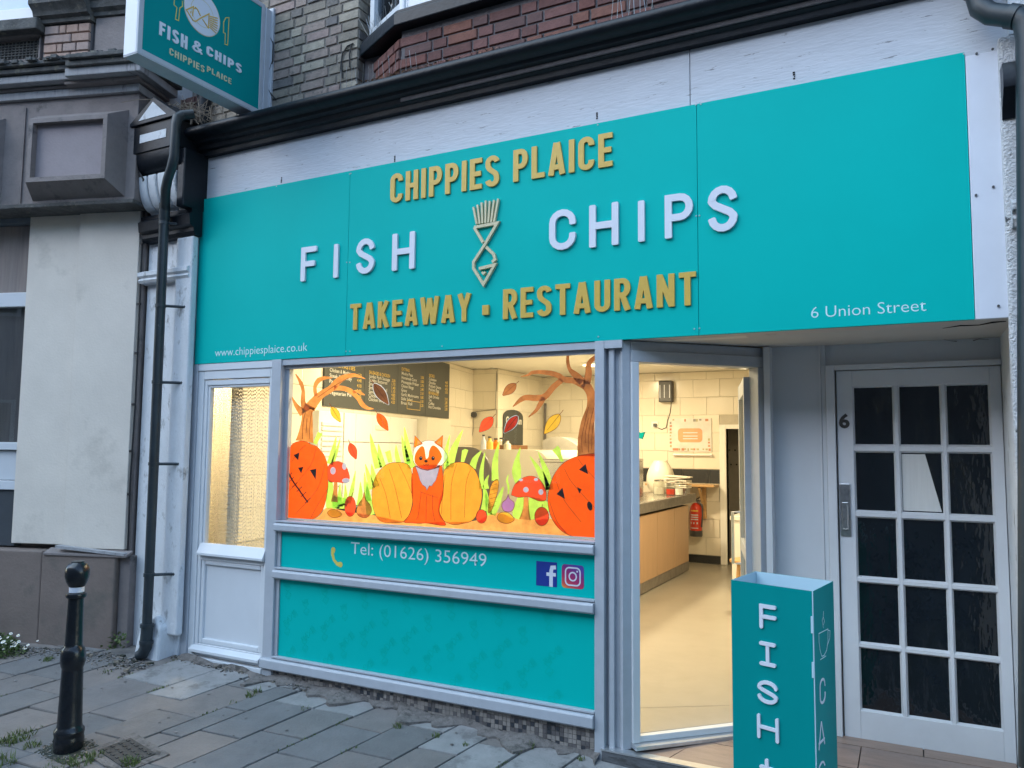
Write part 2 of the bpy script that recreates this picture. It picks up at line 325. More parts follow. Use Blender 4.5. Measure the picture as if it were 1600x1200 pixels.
def glyph(ch, W, w):
    """strokes of a condensed capital in a box W wide, 1 high, stroke w (centre lines inset by w/2); (points, closed, trims)"""
    h = w/2; L = h; Rr = W-h; T = 1-h; B = h; rx = (W-w)/2; ry = min(rx*1.05, .24); cx = W/2
    g = {
     'I': [[(cx, 0), (cx, 1)]], 'H': [[(L, 0), (L, 1)], [(Rr, 0), (Rr, 1)], [(L, .5), (Rr, .5)]],
     'F': [[(L, 0), (L, T), (W, T)], [(L, .5), (W*.9, .5)]], 'E': [[(W, B), (L, B), (L, T), (W, T)], [(L, .5), (W*.92, .5)]],
     'L': [[(L, 1), (L, B), (W, B)]], 'T': [[(0, T), (W, T)], [(cx, T), (cx, 0)]],
     'C': [[(Rr, T-ry-.05)]+arc(cx, T-ry, rx, ry, 0, 180)+arc(cx, B+ry, rx, ry, 180, 360)+[(Rr, B+ry+.05)]],
     'P': [[(L, 0), (L, T)]+[(cx, T)]+arc(Rr-rx*.9, T-(T-.46)/2, rx*.9, (T-.46)/2, 90, -90)+[(L, .46)]],
     'R': [[(L, 0), (L, T)]+[(cx, T)]+arc(Rr-rx*.9, T-(T-.48)/2, rx*.9, (T-.48)/2, 90, -90)+[(L, .48)], [(W*.5, .48), (W-h*.9, 0)]],
     'S': [arc(cx, T-ry, rx, ry, 8, 180)+[(L+.01, min(.66, T-ry-.02)), (L+rx*.35, .58), (Rr-rx*.35, .42), (Rr-.01, max(.34, B+ry+.02))]+arc(cx, B+ry, rx, ry, 360, 188)],
     'A': [[(L*.9, 0), (cx-h*.2, T+h*.9)], [(W-L*.9, 0), (cx+h*.2, T+h*.9)], [(L+.03, .24), (Rr-.03, .24)]],
     'K': [[(L, 0), (L, 1)], [(L, .34), (Rr-h*.3, 1)], [(L+(Rr-L)*.36, .52), (Rr, 0)]],
     'W': [[(L*.7, 1), (W*.28, 0)], [(W*.28, 0), (cx, .95)], [(cx, .95), (W*.72, 0)], [(W*.72, 0), (W-L*.7, 1)]],
     'Y': [[(L*.8, 1), (cx, .45)], [(W-L*.8, 1), (cx, .45)], [(cx, .5), (cx, 0)]],
     'U': [[(L, 1), (L, B+ry)]+arc(cx, B+ry, rx, ry, 180, 360)+[(Rr, 1)]], 'N': [[(L, 0), (L, 1)], [(Rr, 0), (Rr, 1)], [(L, .97), (Rr, .03)]],
     '+': [[(cx, .12), (cx, .88)], [(0, .5), (W, .5)]], '.': [[(cx-.001, .50), (cx+.001, .50)]],
     '&': [[(W, .02), (W*.30, .66)]+arc(W*.5, .80, W*.21, .13, 180, 0)+[(W*.66, .70), (W*.2, .42)]+arc(W*.42, .24, W*.32, .18, 140, 330)+[(W*.88, .45)]],
     'J': [[(W*.5, 1), (W*.5, .2)]],
    }
    return g[ch]
def letter_mb(ch, quad, W, w, depth, cap='sq', k=0, serif=False):
    """quad = (origin, xvec, zvec) : a 3-D frame for a W x 1 box; returns prism mesh, strokes a hair apart in depth"""
    o, X, Z, N = quad; mb = MB(); eps = 0
    strokes = glyph(ch, W, w)
    if serif and ch == 'I': strokes = [[(W/2, w/2), (W/2, 1-w/2)], [(w/2, w/2), (W-w/2, w/2)], [(w/2, 1-w/2), (W-w/2, 1-w/2)]]
    if cap == 'round': strokes = [[(w/2+p[0]*(W-w)/W if False else min(max(p[0], w/2), W-w/2), min(max(p[1], w/2), 1-w/2)) for p in s] for s in strokes]
    if cap == 'soft': strokes = [[(p[0], min(max(p[1], w*.18), 1-w*.18)) for p in s] for s in strokes]
    for s in strokes:
        if ch == '.': polys = [[Vector((W/2-w*.55, .42)), Vector((W/2-w*.55, .6)), Vector((W/2+w*.55, .6)), Vector((W/2+w*.55, .42))]]
        else: polys = ribbon2(s, w, False, cap)
        # weld the stroke into one sheet: front faces + rim skipped between quads is fine, prisms per quad share walls inside
        for pl in polys:
            base = [o+X*p.x+Z*p.y for p in pl]
            d = N*(depth+eps); eps += .00006
            n = len(base); vs = base+[b+d for b in base]
            mb.add(vs, [list(range(n, 2*n))]+[(i, (i+1) % n, (i+1) % n+n, i+n) for i in range(n)])
        eps += .0003
    return mb
def word(text, A, B_, top, mats, parent, w=.17, Wd=.52, gap=.17, depth=.02, cap='sq', N=Vector((0, -1, 0)), widths=None, space=.4, name='letter', wr=None, serif=False):
    """A,B_: 3-D points of the baseline ends, top: 3-D point above A (cap height)"""
    WW = {'I': w if not serif else Wd*.9, 'W': Wd*1.5, 'A': Wd*1.08, 'Y': Wd*1.02, 'K': Wd*1.03, 'L': Wd*.88, 'E': Wd*.88, 'F': Wd*.88, 'T': Wd*.98, '.': .22, ' ': space, '&': Wd*1.25, 'N': Wd*1.05}
    tot = sum(WW.get(c, Wd) for c in text)+gap*(len(text)-1)
    X = (B_-A)/tot; Z = top-A; x = 0
    for c in text:
        W = WW.get(c, Wd)
        if c != ' ':
            obj(name, letter_mb(c, (A+X*x, X, Z, N), W, w, depth, cap, serif=serif), mats, parent)
        x += W+gap

def text_mesh(s, A, B_, up_h, mt, parent, name='lettering', N=Vector((0, -1, 0)), bold=0.0, thick=.0006, align='fit', spacing=1.0):
    """small flat lettering from Blender's built-in font, fitted between two 3-D points"""
    cu = bpy.data.curves.new(name, 'FONT'); cu.body = s; cu.size = 1; cu.offset = bold; cu.extrude = 0; cu.resolution_u = 3; cu.space_character = spacing
    t = bpy.data.objects.new(name, cu); COL.objects.link(t)
    dg = bpy.context.evaluated_depsgraph_get(); me = bpy.data.meshes.new_from_object(t.evaluated_get(dg))
    bpy.data.objects.remove(t)
    xs = [v.co.x for v in me.vertices]; x0, x1 = min(xs), max(xs)
    Zv = up_h if isinstance(up_h, Vector) else Vector((0, 0, up_h))
    X = (B_-A)/(x1-x0) if align == 'fit' else (B_-A).normalized()*Zv.length/.729
    pw = wl(parent)
    for v in me.vertices: v.co = A+X*(v.co.x-x0)+Zv*(v.co.y/.729)+N*thick-pw
    me.materials.clear(); me.materials.append(mt); me.update()
    o = bpy.data.objects.new(name, me); COL.objects.link(o); o.parent = parent
    return o

# ================================================================== GROUND
g = MB().add([(-80, -60, -1.5), (80, -60, -1.5), (80, 60, -1.5), (-80, 60, -1.5)], [(0, 1, 2, 3)])
obj('ground', g, ASPH, kind='structure')
# street: pavement bed (follows the fall of the street), kerb and carriageway towards the viewer
def sheet(x0, x1, y0, y1, dz, nx=1):
    mb = MB(); mb.add([(x0, y0, gz(x0, y0)+dz), (x1, y0, gz(x1, y0)+dz), (x1, y1, gz(x1, y1)+dz), (x0, y1, gz(x0, y1)+dz)], [(0, 1, 2, 3)]); return mb
road = sheet(-30, 30, -12, -3.62, -.10)
obj('road', road, ASPH, kind='structure')
pav = obj('pavement', sheet(-30, 30, -3.5, .05, -.012), JOINT, kind='structure')
kb = MB()
kb.add([(-30, -3.62, gz(-30, -3.62)-.13), (30, -3.62, gz(30, -3.62)-.13), (30, -3.5, gz(30, -3.5)-.13), (-30, -3.5, gz(-30, -3.5)-.13),
        (-30, -3.62, gz(-30, -3.62)), (30, -3.62, gz(30, -3.62)), (30, -3.5, gz(30, -3.5)), (-30, -3.5, gz(-30, -3.5))],
       [(0, 3, 2, 1), (4, 5, 6, 7), (0, 1, 5, 4), (1, 2, 6, 5), (2, 3, 7, 6), (3, 0, 4, 7)])
obj('kerb', kb, KERB, kind='structure')

# paving slabs: courses along dL, joints skewed along dC, as measured
phL, phC = .19, .10
dL = Vector((math.sin(phL), math.cos(phL))); nL = Vector((math.cos(phL), -math.sin(phL))); dC = Vector((math.cos(phC), math.sin(phC)))
rows = [-6.90, -6.58, -6.27, -5.95, -5.64, -5.33, -5.02, -4.72, -4.34, -4.04, -3.74, -3.58, -3.29, -3.00, -2.71, -2.43, -2.19, -1.93, -1.66, -1.36, -1.06, -.75, -.45, -.14, .16]
fixed = {-5.33: [-1.8], -5.02: [-1.88], -4.72: [-1.42, -2.0], -4.34: [-1.44, -1.80], -4.04: [-1.52, -1.90, -1.05], -3.74: [-1.24, -.85], -3.58: [-1.0, -1.5], -3.29: [-.91, -1.28], -3.00: [-1.38, -.95],
         -2.71: [-1.12, -.72], -2.43: [-.86, -1.3], -2.19: [-.61, -1.0]}
BX, BY = -4.18, -1.34
def p3(u, v, dz=0):   # u across, v along the course
    p = nL*u + dL*v
    return Vector((p.x, p.y, gz(p.x, p.y)+dz))
slab_faces = 0
def clip_y(poly, ymax):
    out = []
    for i in range(len(poly)):
        a, b = poly[i], poly[(i+1) % len(poly)]
        if a.y <= ymax: out.append(a)
        if (a.y <= ymax) != (b.y <= ymax):
            t = (ymax-a.y)/(b.y-a.y); q = a+(b-a)*t; out.append(q)
    return out
for i in range(len(rows)-1):
    u0, u1 = rows[i]+.005, rows[i+1]-.005
    js = sorted(fixed.get(rows[i], [-1.2-random.random()*.4]))
    lo = js[0]
    while lo > -3.3: lo -= random.choice([.42, .5, .6]); js.insert(0, lo)
    hi = js[-1]
    while hi < 2.2: hi += random.choice([.38, .46, .55]); js.append(hi)
    sk = (dC.dot(dL)/dC.dot(nL))
    for a, b in zip(js, js[1:]):
        a += .005; b -= .005
        q = [p3(u0, a), p3(u1, a+(u1-u0)*sk), p3(u1, b+(u1-u0)*sk), p3(u0, b)]
        cx = sum(p.x for p in q)/4; cy = sum(p.y for p in q)/4
        if min(p.y for p in q) > -.02 or cx > 1.2 or cx < -7.6 or cy < -3.2: continue
        if (Vector((cx, cy))-Vector((BX, BY))).length < .13: pass
        ymax = -.085 if -4.0 < cx < -1.55 and False else (-.27 if cx < -5.3 else -.035)
        q = clip_y(q, ymax) if cx > -5.3 else q
        if len(q) < 3: continue
        mb = MB(); e = random.uniform(-.003, .003); n = len(q)
        c = sum(q, Vector())/n; tilt = random.uniform(-.006, .006)
        top = [p+(c-p)*.012+Vector((0, 0, e+tilt*(p.x-c.x)*3)) for p in q]; mid = [p+Vector((0, 0, e-.005)) for p in q]; bot = [p+Vector((0, 0, -.03)) for p in q]
        vs = bot+mid+top; fs = [list(range(2*n, 3*n))]
        for k in range(n):
            fs.append((k, (k+1) % n, (k+1) % n+n, k+n)); fs.append((k+n, (k+1) % n+n, (k+1) % n+2*n, k+2*n))
        mb.add(vs, fs)
        pale = cy > -.42 and random.random() < .6
        obj('paving_slab', mb, SLABW if (pale and c.x > -5) else SLAB, pav, origin=c)

# opposite side of the street (behind the viewer, seen only in reflections and as shade)
ob = thing('opposite_terrace', 'plain brick terrace with sash windows across the street behind the viewer', 'building', (0, -12, -1))
obj('wall', MB().box(-34, 34, -18, -11.5, -1.6, 7.6), MORTARR, ob)
obj('roof', MB().add([(x, y, z) for x in (-34.2, 34.2) for (y, z) in [(-11.2, 7.6), (-14.75, 9.6), (-18.3, 7.6)]], [(0, 2, 1), (3, 4, 5), (0, 1, 4, 3), (1, 2, 5, 4), (2, 0, 3, 5)]), mat('slate_roof', (.07, .075, .085), .7), ob)
OPG = mat('far_window_glass', (.02, .025, .03), .1)
for i in range(14):
    x = -31+i*4.7
    for z in (.9, 4.4): 
        wo = obj('window', MB().box(x-.55, x+.55, -11.49, -11.44, z, z+1.7), WHITE, ob); obj('pane', MB().box(x-.48, x+.48, -11.435, -11.43, z+.07, z+1.63), OPG, wo)

# ================================================================== SHOP BUILDING
shop = thing('shop_building', 'terraced shop building with buff brick upper wall and black cornice above the teal shopfront', 'building', (-2.2, 0, 0))
XL, XR = -5.44, .43
# upper wall core and party walls
obj('wall', MB().box(-5.9, XR+.9, .30, .62, 2.95, 8.2), MORTAR, shop)
obj('wall', MB().box(-3.44, XR+.9, .12, .30, 3.95, 4.45), MORTARR, shop)
obj('side_wall', MB().box(-5.75, -5.42, .05, .299, -.5, 8.0), WPAINT, shop)
obj('side_wall', MB().box(-6.1, -5.75, .3, 9.2, -.5, 8.0), WPAINT, shop)
obj('side_wall', MB().box(XR+.02, XR+.9, .02, 9.2, -.5, 2.949), ROUGHC, shop)
obj('floor_structure', MB().box(-5.42, XR+.02, .28, 9.0, 2.79, 2.94), CEIL, shop)
obj('upper_floor', MB().box(-5.9, XR+.9, .625, 9.4, 6.0, 8.2), MORTAR, shop)
# buff brick pier with proper bricks (front y=.05, right return at x=-3.45)
br_s = boxmesh('brick', BUFF); br_r = boxmesh('brick', REDB); br_p = boxmesh('brick', PINKB)
def brick_wall(parent, me, x0, x1, z0, z1, yf, dep, ch=.0745, sl=.215, bond='flemish', joint=.011, d=(1, 0), org=None, start=0, jit=.003):
    z = z0; r = start
    while z < z1-.03:
        x = x0 - (0 if r % 2 == 0 else .075); k = r % 2
        while x < x1-.02:
            L = sl if (bond == 'stretcher' or k % 2 == 0) else .1025
            if bond == 'mix': L = sl if random.random() < .72 else .1025
            a = max(x, x0); b = min(x+L, x1)
            if b-a > .03:
                jy = random.uniform(-jit, jit)
                if org is None: loc = ((a+b)/2, yf+dep/2+jy, z+ch/2-joint/2); rot = None
                else:
                    s_ = (a+b)/2; nn = Vector((d[1], -d[0])); loc = (org[0]+d[0]*s_-nn.x*(dep/2+jy), org[1]+d[1]*s_-nn.y*(dep/2+jy), z+ch/2-joint/2)
                    rot = (0, 0, math.atan2(d[1], d[0]))
                piece('brick', me, loc, parent, (b-a, dep, ch-joint), rot)
            x += L+joint; k += 1
        z += ch; r += 1
brick_wall(shop, br_s, -4.99, -3.45, 3.98, 5.06, .05, .10, bond='flemish')
obj('wall', MB().box(-5.0, -3.456, .0585, .30, 3.95, 8.2), MORTAR, shop)
brick_wall(shop, br_s, 0, .22, 4.05, 5.06, 0, .04, d=(0, 1), org=(-3.448, .06), bond='stretcher')
# red brick by the left party wall, seen under the box sign
brick_wall(shop, br_r, -5.62, -5.06, 3.98, 4.60, .18, .10, bond='flemish')
# bay: canted red brick base, black sill, window above
BYF = -.10
brick_wall(shop, br_r, -2.98, .2, 4.02, 4.42, BYF, .08, bond='flemish')
obj('wall', MB().box(-2.97, .95, BYF+.012, .118, 3.95, 4.43), MORTARR, shop)
cv = Vector((-2.985-(-3.35), BYF-.10)); cl = cv.length; cv.normalize()
brick_wall(shop, br_r, 0.0, cl, 4.02, 4.42, 0, .06, d=(cv.x, cv.y), org=(-3.35, .10), bond='flemish')
sill = [(-3.44, .06), (-2.98, -.165), (.95, -.165), (.95, .12), (-3.44, .12)]
mb = MB(); mb.prism([(x, y, 4.435) for x, y in sill], (0, 0, .085))
s2 = [(-3.44, .075), (-2.972, -.15), (.95, -.15), (.95, .12), (-3.44, .12)]
mb.prism([(x, y, 4.52) for x, y in s2], (0, 0, .03))
obj('window_sill', mb, BLACKP, shop, bevel=.008)
bw = thing('bay_window', 'white framed bay window resting on the black sill over the cornice', 'window', (-1.5, .05, 4.55))
fm = MB()
for (x0, y0, x1, y1) in [(-3.33, .10, -2.93, -.10), (-2.93, -.10, .9, -.10)]:
    v = Vector((x1-x0, y1-y0, 0)); L = v.length; v.normalize(); nn = Vector((-v.y, v.x, 0)); a = Vector((x0, y0, 0)); b = Vector((x1, y1, 0))
    for zc in (4.585, 5.8): fm.obox((a+b)/2+Vector((0, 0, zc)), v*L/2, nn*.03, (0, 0, .035))
    k = 1 if L < 1 else 4
    for i in range(k+1): fm.obox(a+v*(L*i/k)+Vector((0, 0, 5.19)), v*.032, nn*.034, (0, 0, .66))
    pb = MB().obox((a+b)/2+Vector((0, 0, 5.19)), v*L/2, nn*.006, (0, 0, .6)); obj('pane', pb, glass('bay_glass', (.35, .4, .45), 1.7), bw)
obj('frame', fm, WHITE, bw)
obj('room_shade', MB().box(-3.3, .9, .24, .26, 4.56, 5.85), CURT, bw)
# cornice
cp = [(.30, 3.905), (-.045, 3.905), (-.05, 3.935), (-.075, 3.945), (-.085, 3.975), (-.12, 3.985), (-.128, 4.005), (-.15, 4.012)]
cp += [(-.165-.038*math.cos(R(a)), 4.052-.038*math.sin(R(a))) for a in (60, 30, 0, -30, -60, -90)]
cp += [(-.05, 4.10), (.30, 4.11)]
obj('cornice', MB().extrude_x(cp, -4.99, XR+.45), BLACKP, shop, smooth=True)
# weathered white fascia timber, cut into boards
sx = PY(1078, 120, 0).x
obj('fascia_board', MB().box(-4.93, sx-.002, .0, .20, 3.50, 3.904), PEEL, shop, bevel=.002)
obj('fascia_board', MB().box(sx+.002, PY(1580, 60, 0).x, .0, .20, 3.50, 3.904), PEEL, shop, bevel=.002)
obj('fascia_core', MB().box(-4.92, XR, .004, .20, 2.295, 3.498), PEEL, shop)
# rawl plugs / old fixings in the timber
for i, (px, py) in enumerate([(617, 248), (933, 181), (1241, 118), (440, 281)]):
    p = PY(px, py, -.001); hm = MB()
    for k in range(4): hm.box(p.x-.004+random.uniform(-.004, .004), p.x+.004, -.003, .002, p.z-.02+k*.011, p.z-.013+k*.011)
    obj('old_fixing', hm, BLACKM, shop)
# white side strip right of the sign
st = MB(); x0, x1 = PY(1519, 400, -.03).x+.004, PY(1583, 420, -.03).x; st.box(x0, x1, -.03, .0, PY(1540, 498, -.03).z, PY(1540, 82, -.03).z)
obj('fascia_side_panel', st, LWHITE, shop, bevel=.002)
st = MB(); p0 = PY(299, 576, -.03).x; st.box(p0, -4.905, -.03, .0, PY(300, 578, -.03).z, 3.56); obj('fascia_side_panel', st, LWHITE, shop)
fx = MB()
for px, py in [(1526, 84), (1551, 77), (1525, 305), (1552, 292), (1583, 299), (1560, 478), (1578, 492)]:
    p = PY(px, py, -.032); fx.lathe([(.006, 0), (.006, .004)], (p.x, -.036, p.z), 8, axis='y')
obj('screw', fx, GREYP, shop, kind='stuff')
# recess: soffit, back wall, side walls, floor
mb = MB(); mb.prism([(-1.50, -.01, 2.292), (XR, -.01, 2.292), (XR, .80, 2.297), (-.67, .80, 2.297)], (0, 0, .16)); obj('soffit', mb, SOFFIT, shop)
cr = MB()      # split paint hanging from the soffit
for i, (px, py) in enumerate([(1475, 531), (1490, 533), (1503, 534), (1509, 536.5), (1517, 534), (1530, 530), (1545, 531)]):
    pass
pts = [PZ(px, py, 2.286) for px, py in [(1475, 531), (1490, 533), (1503, 534), (1510, 537), (1518, 533), (1530, 529.5), (1545, 530.5)]]
cr.tube(pts, [.001, .002, .004, .007, .004, .002, .001], 5); obj('paint_crack', cr, GREYM, shop)
pts = [PZ(px, py, 2.288) for px, py in [(1473, 513), (1500, 509), (1530, 508), (1550, 504), (1572, 502)]]
obj('paint_crack', MB().tube(pts, [.001, .003, .002, .004, .002], 5), BLACKM, shop)
obj('recess_wall', MB().box(-.80, -.47, .72, .82, .0, 2.30), PANELW, shop)
obj('recess_wall', MB().box(-.47, XR, .745, .82, 2.172, 2.30), PANELW, shop)
obj('recess_side_wall', MB().box(XR-.02, XR+.02, -.0, .80, -.3, 2.948), WPAINT, shop)
obj('trim', MB().box(-.505, -.495, .708, .7195, .06, 2.295), DOORW, shop)
ent = obj('entrance_floor', MB().prism([(-1.57, .004, .02), (XR-.02, .004, .02), (XR-.02, .80, .06), (-.66, .80, .06), (-1.40, .06, .03)], (0, 0, -.5)), MORTAR, shop)
# stone look tiles with joints
trow = 0; ty = .012
def ez(y): return .048+.035*(y/.72)
def in45(x, y): return x > -1.52 and y < (x+1.44) + .02
for (y0, y1, xs) in [(.012, .30, [-1.50, -1.22, -.62, -.02, .405]), (.305, .60, [-1.20, -.92, -.32, .28, .405]), (.605, .717, [-.90, -.62, -.02, .405])]:
    for a, b in zip(xs, xs[1:]):
        q = [(a+.003, y0), (b-.003, y0), (b-.003, y1-.002), (a+.003, y1-.002)]
        q = [(max(x, y-1.43), y) for x, y in q]
        if q[1][0]-q[0][0] < .02: continue
        mb = MB().prism([(x, y, ez(y)) for x, y in q], (0, 0, -.03)); c = Vector(((a+b)/2, (y0+y1)/2, .06))
        obj('floor_tile', mb, TILE_E, ent)
# step riser with metal nosing
stp = obj('step', MB().box(-1.575, XR-.02, -.045, .003, -.25, .043), mat('weathered_board', (.11, .115, .125), .8, var=.3, scale=10, stretch=(1, 1, 4), dirt=(.05, .05, .05), dscale=8, dcov=.5), shop)
obj('nosing', MB().box(-1.58, XR-.02, -.050, .012, .0435, .052), ALUM2, shop)
# right pilaster: roughcast shaft, moulded collar, black bracket
pr = thing('pilaster', 'roughcast white pilaster with black bracket at the right end of the shopfront', 'pilaster', (XR+.2, -.02, -.1))
xr0 = PY(1590, 800, -.06).x
obj('shaft', MB().box(xr0, XR+.52, -.06, .018, -.35, 3.6), ROUGHC, pr, bevel=.015)
pf = [(.0, 2.68), (-.10, 2.69), (-.115, 2.72), (-.10, 2.745), (-.13, 2.76), (-.13, 2.79), (-.085, 2.815), (0, 2.82)]
obj('collar', MB().extrude_x(pf, PY(1575, 190, -.10).x, XR+.55), ROUGHC, pr)
pf = [(.0, 3.20), (-.07, 3.20), (-.09, 3.24), (-.17, 3.31), (-.18, 3.37), (-.15, 3.43), (0, 3.45)]
obj('bracket', MB().extrude_x(pf, PY(1566, 110, -.15).x, XR+.55), BLACKP, pr, smooth=True)
obj('head_block', MB().box(XR+.00, XR+.52, -.05, .019, 3.605, 3.90), WPAINT, pr)
dp = thing('drainpipe', 'dark drainpipe with swan neck bend at the top right corner', 'drainpipe', (XR, -.1, 3.4))
P = [PY(1523, -60, -.12), PY(1525, -10, -.12), PY(1532, 12, -.13), PY(1548, 22, -.14), PY(1585, 26, -.16), PY(1602, 34, -.17), PY(1606, 60, -.17), PY(1609, 400, -.17), PY(1612, 1200, -.17)]
obj('pipe', MB().tube(P, .048, 16), PIPE, dp, smooth=True)
obj('socket', MB().tube([PY(1524, -30, -.12), PY(1525, -8, -.12)], .056, 16), PIPE, dp, smooth=True)
obj('socket', MB().tube([PY(1576, 25, -.155), PY(1590, 27, -.165)], .055, 16), PIPE, dp, smooth=True)

# ================================================================== SHOPFRONT WINDOW (aluminium frame, panels, glass)
sf = thing('shop_window', 'large grey framed shop window above two teal panels', 'window', (-2.8, 0, 0))
zH0, zH1 = 2.246, 2.289            # head rail
xm0, xm1 = -4.085, -3.998          # left mullion
xr_0, xr_1 = -1.623, -1.566        # right mullion
fr = MB()
fr.box(xm0, xm1, -.03, .10, gz(xm0, 0)-.03, zH1); obj('mullion', fr, ALU, sf, bevel=.003)
fr = MB(); fr.box(xr_0, xr_1, -.03, .10, -.05, zH1); obj('mullion', fr, ALU, sf, bevel=.003)
fr = MB(); fr.box(xm1, xr_0, -.018, .09, zH0, zH1-.002); fr.box(xm1, xr_0, .01, .05, 2.222, zH0-.001); obj('head_rail', fr, ALU, sf, bevel=.002)
def rail(z0, z1, n):
    m_ = MB(); d = z1-z0
    m_.add([(x, y, z) for x in (xm1+.001 if n != 2 else xm0-.004+.004, xr_0-.001) for (y, z) in [(.05, z0), (-.045, z0), (-.055, z0+.01), (-.055, z1-.018), (-.048, z1-.006), (.05, z1)]],
           [(0, 5, 4, 3, 2, 1), (6, 7, 8, 9, 10, 11)]+[(i, (i+1) % 6, (i+1) % 6+6, i+6) for i in range(6)])
    m_.box(xm1+.001, xr_0-.001, -.035, .04, z1+.0005, z1+.012)
    obj('rail', m_, ALU, sf, bevel=.0015)
rail(1.085, 1.146, 0); rail(.762, .826, 1); rail(.143, .222, 2)
# inner gasket lines
gk = MB()
for x0, x1, z0, z1 in [(xm1, xm1+.035, 1.159, 2.221), (xr_0-.006, xr_0, 1.159, 2.221)]: gk.box(x0, x1, .02, .05, z0, z1)
obj('glazing_bead', gk, ALU, sf)
gk = MB(); gk.box(xm1+.03, xr_0, .048, .056, 1.159, 1.172); obj('glazing_bead', gk, CREAM, sf)
gk = MB(); gk.box(xm1+.002, xm1+.03, -.01, .04, .84, 1.083); gk.box(xm1+.002, xm1+.03, -.01, .04, .236, .76); obj('glazing_bead', gk, ALU, sf)
obj('pane', MB().box(xm1+.036, xr_0-.007, .030, .036, 1.160, 2.2205), PANEG, sf)
tp = obj('name_panel', MB().box(xm1+.031, xr_0-.001, .000, .03, .839, 1.084), TEAL2, sf)
lp = obj('patterned_panel', MB().box(xm1+.031, xr_0-.001, .000, .03, .235, .7605), TEAL2, sf)
# telephone line, phone mark and two app badges
ap = 0.0
a, b = PY(548, 882, 0), PY(760, 899, 0)
text_mesh('Tel: (01626) 356949', Vector((a.x, -.001, 1.0-.03)), Vector((b.x, -.001, .963)), Vector((0, 0, .082)), PRINTW, tp, name='phone_number', bold=-.004, thick=.001)
ph = MB(); c = PY(526, 871, 0)
pts = [(c.x-.030, c.z+.048), (c.x-.036, c.z+.02), (c.x-.022, c.z-.018), (c.x+.006, c.z-.042), (c.x+.034, c.z-.044)]
for i, pl in enumerate(ribbon2(pts, [.036, .022, .018, .022, .036], cap='round')):
    ph.prism([(p.x, -.0008-.0001*i, p.y) for p in pl], (0, .0005, 0))
obj('phone_symbol', ph, PRINTG, tp)
def flat_poly(pts2, y, th=.0006): return MB().prism([(x, y, z) for x, z in pts2], (0, th, 0))
q = [PY(*p, 0) for p in [(838, 878), (870.5, 879), (870.5, 917), (838, 914.5)]]
NAVY = mat('navy_print', (.012, .035, .25), .4, var=.03)
x0, x1 = q[0].x, q[1].x; z0, z1 = min(q[2].z, q[3].z), max(q[0].z, q[1].z)
fb = obj('social_badge', MB().box(x0, x1, -.0012, -.0002, z0, z1), NAVY, tp)
h = z1-z0; L_ = x1-x0; mbf = MB()
pts = [(x0+L_*.72, z0), (x0+L_*.72, z0+h*.62), (x0+L_*.76, z0+h*.78), (x0+L_*.95, z0+h*.80)]
for i, pl in enumerate(ribbon2(pts, L_*.17)): mbf.prism([(p.x, -.0016-.0001*i, p.y) for p in pl], (0, .0003, 0))
for i, pl in enumerate(ribbon2([(x0+L_*.50, z0+h*.50), (x0+L_*.95, z0+h*.50)], L_*.15)): mbf.prism([(p.x, -.0022, p.y) for p in pl], (0, .0003, 0))
obj('badge_letter', mbf, LWHITE, fb)
def rrect(x0, x1, z0, z1, r, n=5):
    o = []
    for cx, cz, a in [(x1-r, z1-r, 0), (x0+r, z1-r, 90), (x0+r, z0+r, 180), (x1-r, z0+r, 270)]:
        o += [(cx+r*math.cos(R(a+90*i/n)), cz+r*math.sin(R(a+90*i/n))) for i in range(n+1)]
    return o
M = bpy.data.materials.new('badge_gradient'); M.use_nodes = True; n_ = M.node_tree.nodes; l_ = M.node_tree.links
tcn = n_.new('ShaderNodeTexCoord'); sp = n_.new('ShaderNodeSeparateXYZ'); l_.new(tcn.outputs['Generated'], sp.inputs[0])
ad = n_.new('ShaderNodeMath'); ad.operation = 'MULTIPLY_ADD'; ad.inputs[1].default_value = .35; l_.new(sp.outputs['X'], ad.inputs[0]); 
md = n_.new('ShaderNodeMath'); md.operation = 'MULTIPLY'; md.inputs[1].default_value = .65; l_.new(sp.outputs['Z'], md.inputs[0]); l_.new(md.outputs[0], ad.inputs[2])
rp = n_.new('ShaderNodeValToRGB'); e = rp.color_ramp.elements; e[0].color = (.75, .42, .05, 1); e[1].color = (.07, .05, .32, 1); e[1].position = .85
for p_, c_ in ((.12, (.62, .10, .06, 1)), (.35, (.42, .02, .10, 1)), (.6, (.22, .02, .16, 1))):
    k = e.new(p_); k.color = c_
l_.new(ad.outputs[0], rp.inputs[0]); l_.new(rp.outputs[0], n_['Principled BSDF'].inputs['Base Color'])
q = [PY(*p, 0) for p in [(878, 881), (912.5, 884), (912.5, 922), (878, 917)]]
x0, x1 = q[0].x, q[1].x; z0, z1 = (q[2].z+q[3].z)/2, (q[0].z+q[1].z)/2
ig = obj('social_badge', flat_poly(rrect(x0, x1, z0, z1, .018), -.0012), M, tp)
mi = MB(); cx, cz = (x0+x1)/2, (z0+z1)/2; L_ = x1-x0
for i, pl in enumerate(ribbon2(rrect(cx-L_*.33, cx+L_*.33, cz-L_*.36, cz+L_*.36, L_*.17), L_*.06, True)): mi.prism([(p.x, -.0018, p.y) for p in pl], (0, .0004, 0))
for i, pl in enumerate(ribbon2(arc(cx, cz, L_*.16, L_*.17, 0, 345, 20), L_*.06, True)): mi.prism([(p.x, -.0018, p.y) for p in pl], (0, .0004, 0))
mi.prism([(x, -.0018, z) for x, z in arc(cx+L_*.2, cz+L_*.22, L_*.04, L_*.04, 0, 330, 8)], (0, .0004, 0))
obj('badge_outline', mi, LWHITE, ig)

